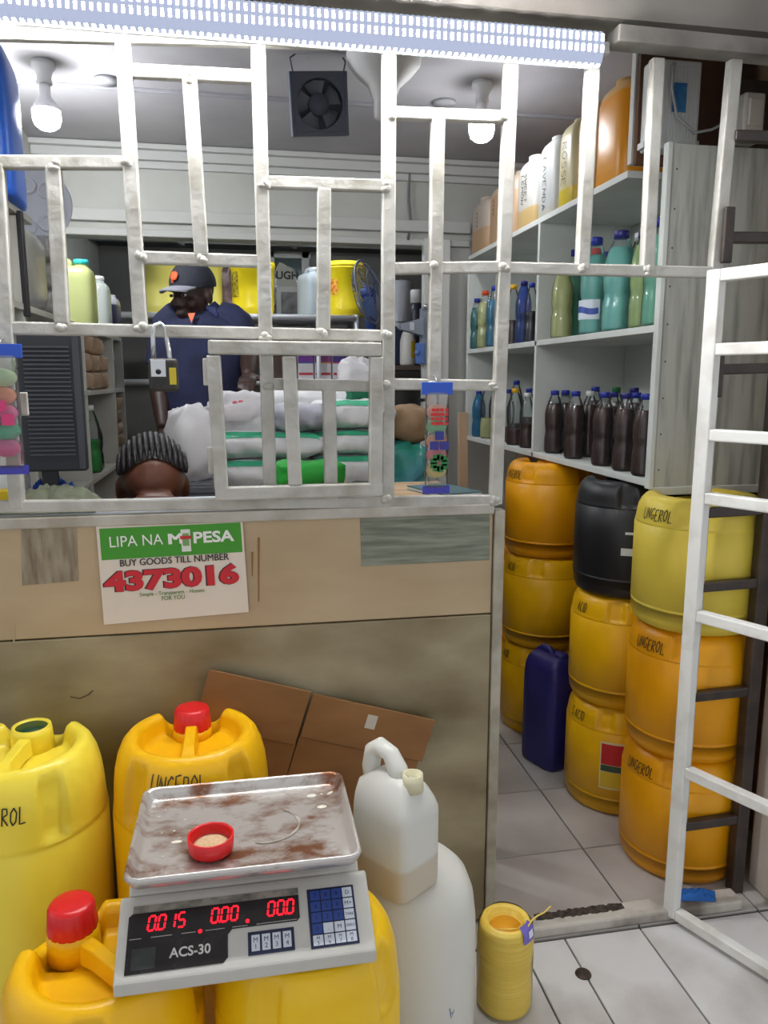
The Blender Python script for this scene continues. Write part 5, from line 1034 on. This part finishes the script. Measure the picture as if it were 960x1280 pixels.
# ================================================================== PEOPLE
def remesh(mb, name, mat, parent, voxel, smooth=6, off=None):
    me = mb.mesh(name, mat, off or (0, 0, 0)); o = bpy.data.objects.new(name, me); COL.objects.link(o)
    r = o.modifiers.new('r', 'REMESH'); r.mode = 'VOXEL'; r.voxel_size = voxel; r.use_smooth_shade = True
    s_ = o.modifiers.new('s', 'SMOOTH'); s_.iterations = smooth; s_.factor = .5
    bpy.context.view_layer.update(); me2 = bpy.data.meshes.new_from_object(o.evaluated_get(bpy.context.evaluated_depsgraph_get()))
    bpy.data.objects.remove(o); me2.materials.clear(); me2.materials.append(mat); me2.name = name
    o = bpy.data.objects.new(name, me2); COL.objects.link(o); o.parent = parent; return o
def head(mb, T):
    """head about 23 cm tall centred at the origin of T, facing -y"""
    E = lambda c, r: mb.ball(c, r, 24, 16, T)
    E((0, .012, .03), (.076, .094, .088)); E((0, -.012, -.03), (.064, .076, .075)); E((0, -.035, -.075), (.044, .05, .036)); E((0, -.055, -.092), (.022, .022, .016))
    E((0, -.094, -.022), (.012, .016, .026)); E((0, -.101, -.036), (.014, .013, .010)); E((0, -.086, .022), (.05, .014, .012))
    for s in (-1, 1): E((s * .078, .012, -.012), (.010, .02, .033)); E((s * .040, -.058, -.035), (.024, .022, .024)); E((s * .011, -.092, -.04), (.009, .010, .008))
    E((0, -.088, -.064), (.024, .010, .006)); E((0, -.086, -.074), (.021, .010, .007))
def hand(mb, w, d, n, sc=1, thumb=1):
    """w wrist, d direction of fingers, n back-of-hand normal"""
    w = Vector(w); d = Vector(d).normalized(); n = Vector(n); n = (n - d * n.dot(d)).normalized(); s = d.cross(n)
    mb.tube([w - d * .02, w + d * .02, w + d * .055, w + d * .088], [.026 * sc, .033 * sc, .038 * sc, .036 * sc], 12, flat=.45)
    for k, (o, l) in enumerate(((-.028, .068), (-.010, .078), (.009, .073), (.027, .056))):
        b0 = w + d * .08 + s * o * sc; b1 = b0 + d * l * .42 - n * .004; b2 = b1 + (d * .86 - n * .5) * l * .34; b3 = b2 + (d * .55 - n * .8) * l * .26; mb.tube([b0 - d * .01, b0, b1, b2, b3], [.009, .0092, .0086, .008, .0062], 8)
    t0 = w + d * .02 - s * thumb * .026; t1 = t0 + (d * .6 - s * thumb * .8) * .035; t2 = t1 + (d * .9 - s * thumb * .3 - n * .2) * .03; t3 = t2 + (d * .9 - n * .3) * .022; mb.tube([t0, t1, t2, t3], [.014, .012, .0105, .008], 8)
SKIN1 = M('dark_skin', (62, 42, 34), .5, c2=(52, 34, 28), scale=12); SKIN2 = M('brown_skin', (104, 62, 46), .38, c2=(92, 54, 40), scale=10)
NAVYC = M('navy_shirt', (38, 44, 78), .85, c2=(30, 34, 62), scale=10, bump=.3, bscale=20); CHAR = M('charcoal_trousers', (42, 42, 50), .85)
# man behind the sacks: world positions measured at his depth
mx, my = -.165, 3.30
man = thing('person', 'man in a dark cap and navy shirt standing behind the sacks', 'person', (mx, my, 0))
Lw = lambda x, y, z: Vector((x - mx, y - my, z))
hc = at(240, 368, my); HT = Matrix.Translation((hc.x - mx, hc.y - my, hc.z)) @ Matrix.Rotation(math.radians(-38), 4, 'Z') @ Matrix.Rotation(math.radians(8), 4, 'X')
sh_z = at(240, 386, my).z - .015
shL = Lw(at(207, 400, my).x + .01, my + .01, sh_z - .02); shR = Lw(at(300, 400, my).x - .01, my + .01, sh_z - .02)
elL = Lw(at(197, 470, my).x, my + .02, at(197, 470, my).z); hdL = Lw(at(205, 535, my - .1).x, my - .12, at(205, 535, my - .1).z)
elR = Lw(at(309, 440, my).x + .01, my - .02, at(309, 440, my).z - .01); hdR = Lw(at(311, 470, my - .22).x, my - .20, at(311, 470, my - .22).z)
tx = (shL.x + shR.x) / 2
b = MB(); head(b, HT)
b.tube([HT @ Vector((0, .02, -.06)), HT @ Vector((0, .02, -.11)), (tx, .02, sh_z - .01), (tx, .015, sh_z - .06)], [.052, .05, .056, .08], 16)
b.tube([(tx, .0, .86), (tx, 0, .98), (tx, 0, 1.08), (tx, .005, 1.22), (tx, .01, sh_z - .08), (tx, .015, sh_z)], [.165, .155, .15, .172, .175, .08], 20, flat=.62)
for sh, el, hd_ in ((shL, elL, hdL), (shR, elR, hdR)):
    b.tube([sh + Vector((0, 0, -.01)), sh.lerp(el, .4), el, el.lerp(hd_, .35), hd_], [.056, .048, .040, .040, .027], 12)
hand(b, hdL, (.15, -.25, -1), (-.9, -.4, 0), 1, -1); hand(b, hdR, (-.1, -.9, -.25), (0, -.2, 1), 1, 1)
for s in (-1, 1): b.tube([(tx + s * .085, .0, .92), (tx + s * .09, -.005, .70), (tx + s * .09, -.01, .48), (tx + s * .09, .01, .28), (tx + s * .09, .02, .08)], [.09, .078, .058, .054, .04], 14); b.tube([(tx + s * .09, .05, .045), (tx + s * .09, -.03, .04), (tx + s * .09, -.13, .028), (tx + s * .09, -.17, .024)], [.038, .042, .038, .022], 12, flat=.7)
body = remesh(b, 'body', SKIN1, man, .0065, 4)
b = MB()
b.tube([(tx, 0, .84), (tx, 0, .98), (tx, 0, 1.08), (tx, .005, 1.22), (tx, .01, sh_z - .08), (tx, .015, sh_z - .01), (tx, .018, sh_z + .02)], [.19, .182, .178, .19, .19, .10, .064], 24, flat=.66)
for sh, el, q in ((shL, elL, 1), (shR, elR, -1)): b.tube([sh + Vector((q * .075, 0, .028)), sh + Vector((q * .03, 0, .012)), sh + Vector((0, 0, -.02)), sh.lerp(el, .45), sh.lerp(el, .85)], [.045, .055, .064, .063, .062], 14)
shirt = remesh(b, 'shirt', NAVYC, man, .009, 6)
for s in (-1, 1):
    b = MB(); nk = Vector((tx, .018, sh_z + .028)); b.poly([nk + Vector((s * .012, -.066, -.012)), nk + Vector((s * .05, -.03, .018)), nk + Vector((s * .075, -.02, -.005)), nk + Vector((s * .055, -.085, -.05))], .006, (0, 1, .2)); b.build('collar', M('navy_collar', (48, 56, 98), .8), shirt, .001)
b = MB(); b.poly([(tx - .055, -.090, sh_z - .010), (tx - .026, -.088, sh_z - .008), (tx - .040, -.122, sh_z - .05)], .006, (0, 1, 0)); b.build('undershirt', M('orange_shirt', (222, 120, 84), .8), man)
b = MB()
for s in (-1, 1): b.tube([(tx + s * .075, .0, .93), (tx + s * .09, -.0, .70), (tx + s * .09, -.005, .48), (tx + s * .09, .01, .28), (tx + s * .09, .02, .09)], [.105, .092, .076, .07, .066], 16)
b.tube([(tx, 0, .80), (tx, 0, .97)], [.172, .172], 20, flat=.64); remesh(b, 'trousers', CHAR, man, .01, 4)
capm = M('cap_navy_felt', (40, 44, 54), .8); cg = thing('cap', '', '', (0, 0, 0)) if False else None
b = MB(); rows = []
for i in range(9):
    t = i / 8 * PI / 2; rows.append([(.086 * math.cos(a) * math.cos(t * .98), .014 + .104 * math.sin(a) * math.cos(t * .98), .038 + .094 * math.sin(t)) for a in [2 * PI * j / 28 for j in range(28)]])
rows.insert(0, [(.084 * math.cos(a), .014 + .102 * math.sin(a), .024) for a in [2 * PI * j / 28 for j in range(28)]])
b.grid(rows, True, True, False, True, T=HT); cap_ = b.build('cap', capm, man)
b = MB(); rows = []
for r, dz in ((.0, 0), (.035, .0), (.07, -.006), (.09, -.012)): rows.append([(.075 * math.sin(a) * (1 - r * 1.5), -.085 * math.cos(a) * 1.0 + .014 - r, .038 + dz - .012 * abs(math.sin(a)) ** 2) for a in [-1.25 + 2.5 * k / 12 for k in range(13)]])
rows2 = [[(x, y, z - .005) for x, y, z in r] for r in rows]
b.grid(rows, False, True, T=HT); b.grid(rows2, False, True, T=HT); b.grid([rows[-1], rows2[-1]], False, True, T=HT); b.build('brim', M('cap_brim_grey', (140, 142, 150), .7), cap_)
b = MB(); b.lathe([(.011, 0), (.018, 0), (.018, .004), (.011, .004)], seg=20, T=HT @ Matrix.Translation((0, -.088, .074)) @ Matrix.Rotation(math.radians(70), 4, 'X')); b.box((-.012, -.091, .064), (.007, .004, .03), HT); b.build('emblem', M('cap_emblem_orange', (226, 92, 44), .6), cap_)
b = MB(); b.ball((0, .014, .132), .006, 10, 6, HT); b.build('button', capm, cap_)
def eyes(T, parent, closed=False):
    for s in (-1, 1): b = MB(); b.ball((s * .032, -.0835, .0), (.012, .006, .006), 12, 8, T); e = b.build('eye', M('eye_white', (220, 214, 206), .3), parent); b = MB(); b.ball((s * .032, -.0888, .0), (.0052, .002, .0052), 10, 6, T); b.build('iris', M('eye_dark', (24, 18, 16), .2), e)
eyes(HT, man)

# woman seated behind the counter, only the top of her head shows
wc = at(190, 604, 1.885); WT = Matrix.Translation((0, 0, wc.z - .012)) @ Matrix.Rotation(math.radians(8), 4, 'Z') @ Matrix.Rotation(math.radians(24), 4, 'X')
wom = thing('person', 'woman with cornrow braids sitting low behind the counter', 'person', (wc.x, wc.y + .02, 0))
b = MB(); head(b, WT); zs = wc.z - .235
b.tube([WT @ Vector((0, .03, -.06)), (0, .06, zs + .09), (0, .075, zs + .02), (0, .08, zs - .03)], [.048, .046, .052, .075], 16)
b.tube([(0, .09, zs - .36), (0, .09, zs - .26), (0, .085, zs - .14), (0, .08, zs - .06), (0, .08, zs + .01)], [.155, .14, .155, .155, .075], 20, flat=.66)
for s in (-1, 1):
    a_, e_, h_ = Vector((s * .155, .08, zs - .03)), Vector((s * .19, .04, zs - .27)), Vector((s * .08, -.10, zs - .32))
    b.tube([a_, a_.lerp(e_, .5), e_, e_.lerp(h_, .4), h_], [.048, .042, .035, .035, .024], 12); hand(b, h_, (-s * .5, -.8, -.2), (0, -.2, 1), .92, s)
    hp, kn, an = Vector((s * .09, .09, zs - .38)), Vector((s * .11, -.20, zs - .40)), Vector((s * .1, -.10, .08)); kn.y = -.16
    b.tube([hp, hp.lerp(kn, .5), kn, kn.lerp(an, .4), an], [.095, .082, .06, .055, .038], 14); b.tube([an + Vector((0, .03, -.035)), an + Vector((0, -.06, -.045)), an + Vector((0, -.13, -.055))], [.034, .038, .022], 10, flat=.7)
remesh(b, 'body', SKIN2, wom, .0065, 4); eyes(WT, wom)
b = MB(); b.tube([(0, .09, zs - .42), (0, .09, zs - .26), (0, .085, zs - .14), (0, .08, zs - .06), (0, .08, zs + .005)], [.185, .158, .172, .172, .09], 22, flat=.7)
for s in (-1, 1): a_, e_ = Vector((s * .155, .08, zs - .03)), Vector((s * .19, .04, zs - .27)); b.tube([a_ + Vector((-s * .03, 0, .01)), a_, a_.lerp(e_, .5)], [.058, .06, .056], 12)
for s in (-1, 1): hp, kn = Vector((s * .09, .09, zs - .38)), Vector((s * .11, -.16, zs - .40)); b.tube([hp, hp.lerp(kn, .5), kn + Vector((0, -.02, 0))], [.108, .096, .078], 14)
remesh(b, 'dress', M('dark_dress', (44, 42, 54), .85), wom, .009, 5)
# scalp and braids: rows run from the hairline over the crown to the nape
HAIR = M('black_hair', (26, 22, 24), .5, bump=.5, bscale=180)
b = MB(); rows = []
def scalp(a, t, l=0):        # a: side to side (-1..1), t: 0 hairline .. 1 nape
    ph = math.radians(54 - 26 * a * a + (150 + 26 * a * a) * t); k = math.sqrt(max(0, 1 - a * a))
    return Vector((a * (.076 + l), .012 - (.094 + l) * k * math.cos(ph), .03 + (.088 + l) * k * math.sin(ph)))
hl = lambda a: 0
for i in range(25):
    a = -.995 + 1.99 * i / 24; rows.append([scalp(a, j / 20, .004) for j in range(21)])
b.grid(rows, False, True, T=WT); hair = b.build('hair', HAIR, wom)
for i in range(13):
    a = -.94 + 1.88 * i / 12; b = MB(); pts = []; rs = []
    for j in range(27):
        t = hl(a) + (1 - hl(a)) * j / 26; pts.append(WT @ scalp(a * (1 - .12 * (j / 26)), t, .006)); rs.append((.0058 + .0012 * (j % 2)) * (min(1, .4 + j / 5)))
    b.tube(pts, rs, 7); b.build('braid', HAIR, hair)
b = MB()
for k in range(8): a = -.7 + 1.4 * k / 7; p0 = WT @ scalp(a * .88, 1, .004); b.tube([p0, p0 + Vector((0, .01, -.05)), p0 + Vector((a * .02, .015, -.14)), p0 + Vector((a * .03, .01, -.20))], [.006, .0062, .0058, .004], 7)
b.build('loose_braids', HAIR, hair)
st = thing('stool', 'low wooden stool under the seated woman', 'stool', (wc.x, wc.y + .12, 0)); zz = zs - .49
b = MB(); b.box((0, 0, zz - .015), (.30, .28, .03)); b.build('seat', M('leg_wood'), st, .004)
for sx_ in (-1, 1):
    for sy_ in (-1, 1): b = MB(); b.bar((sx_ * .12, sy_ * .11, 0), (sx_ * .11, sy_ * .10, zz - .03), .03, .03); b.build('leg', M('leg_wood'), st)
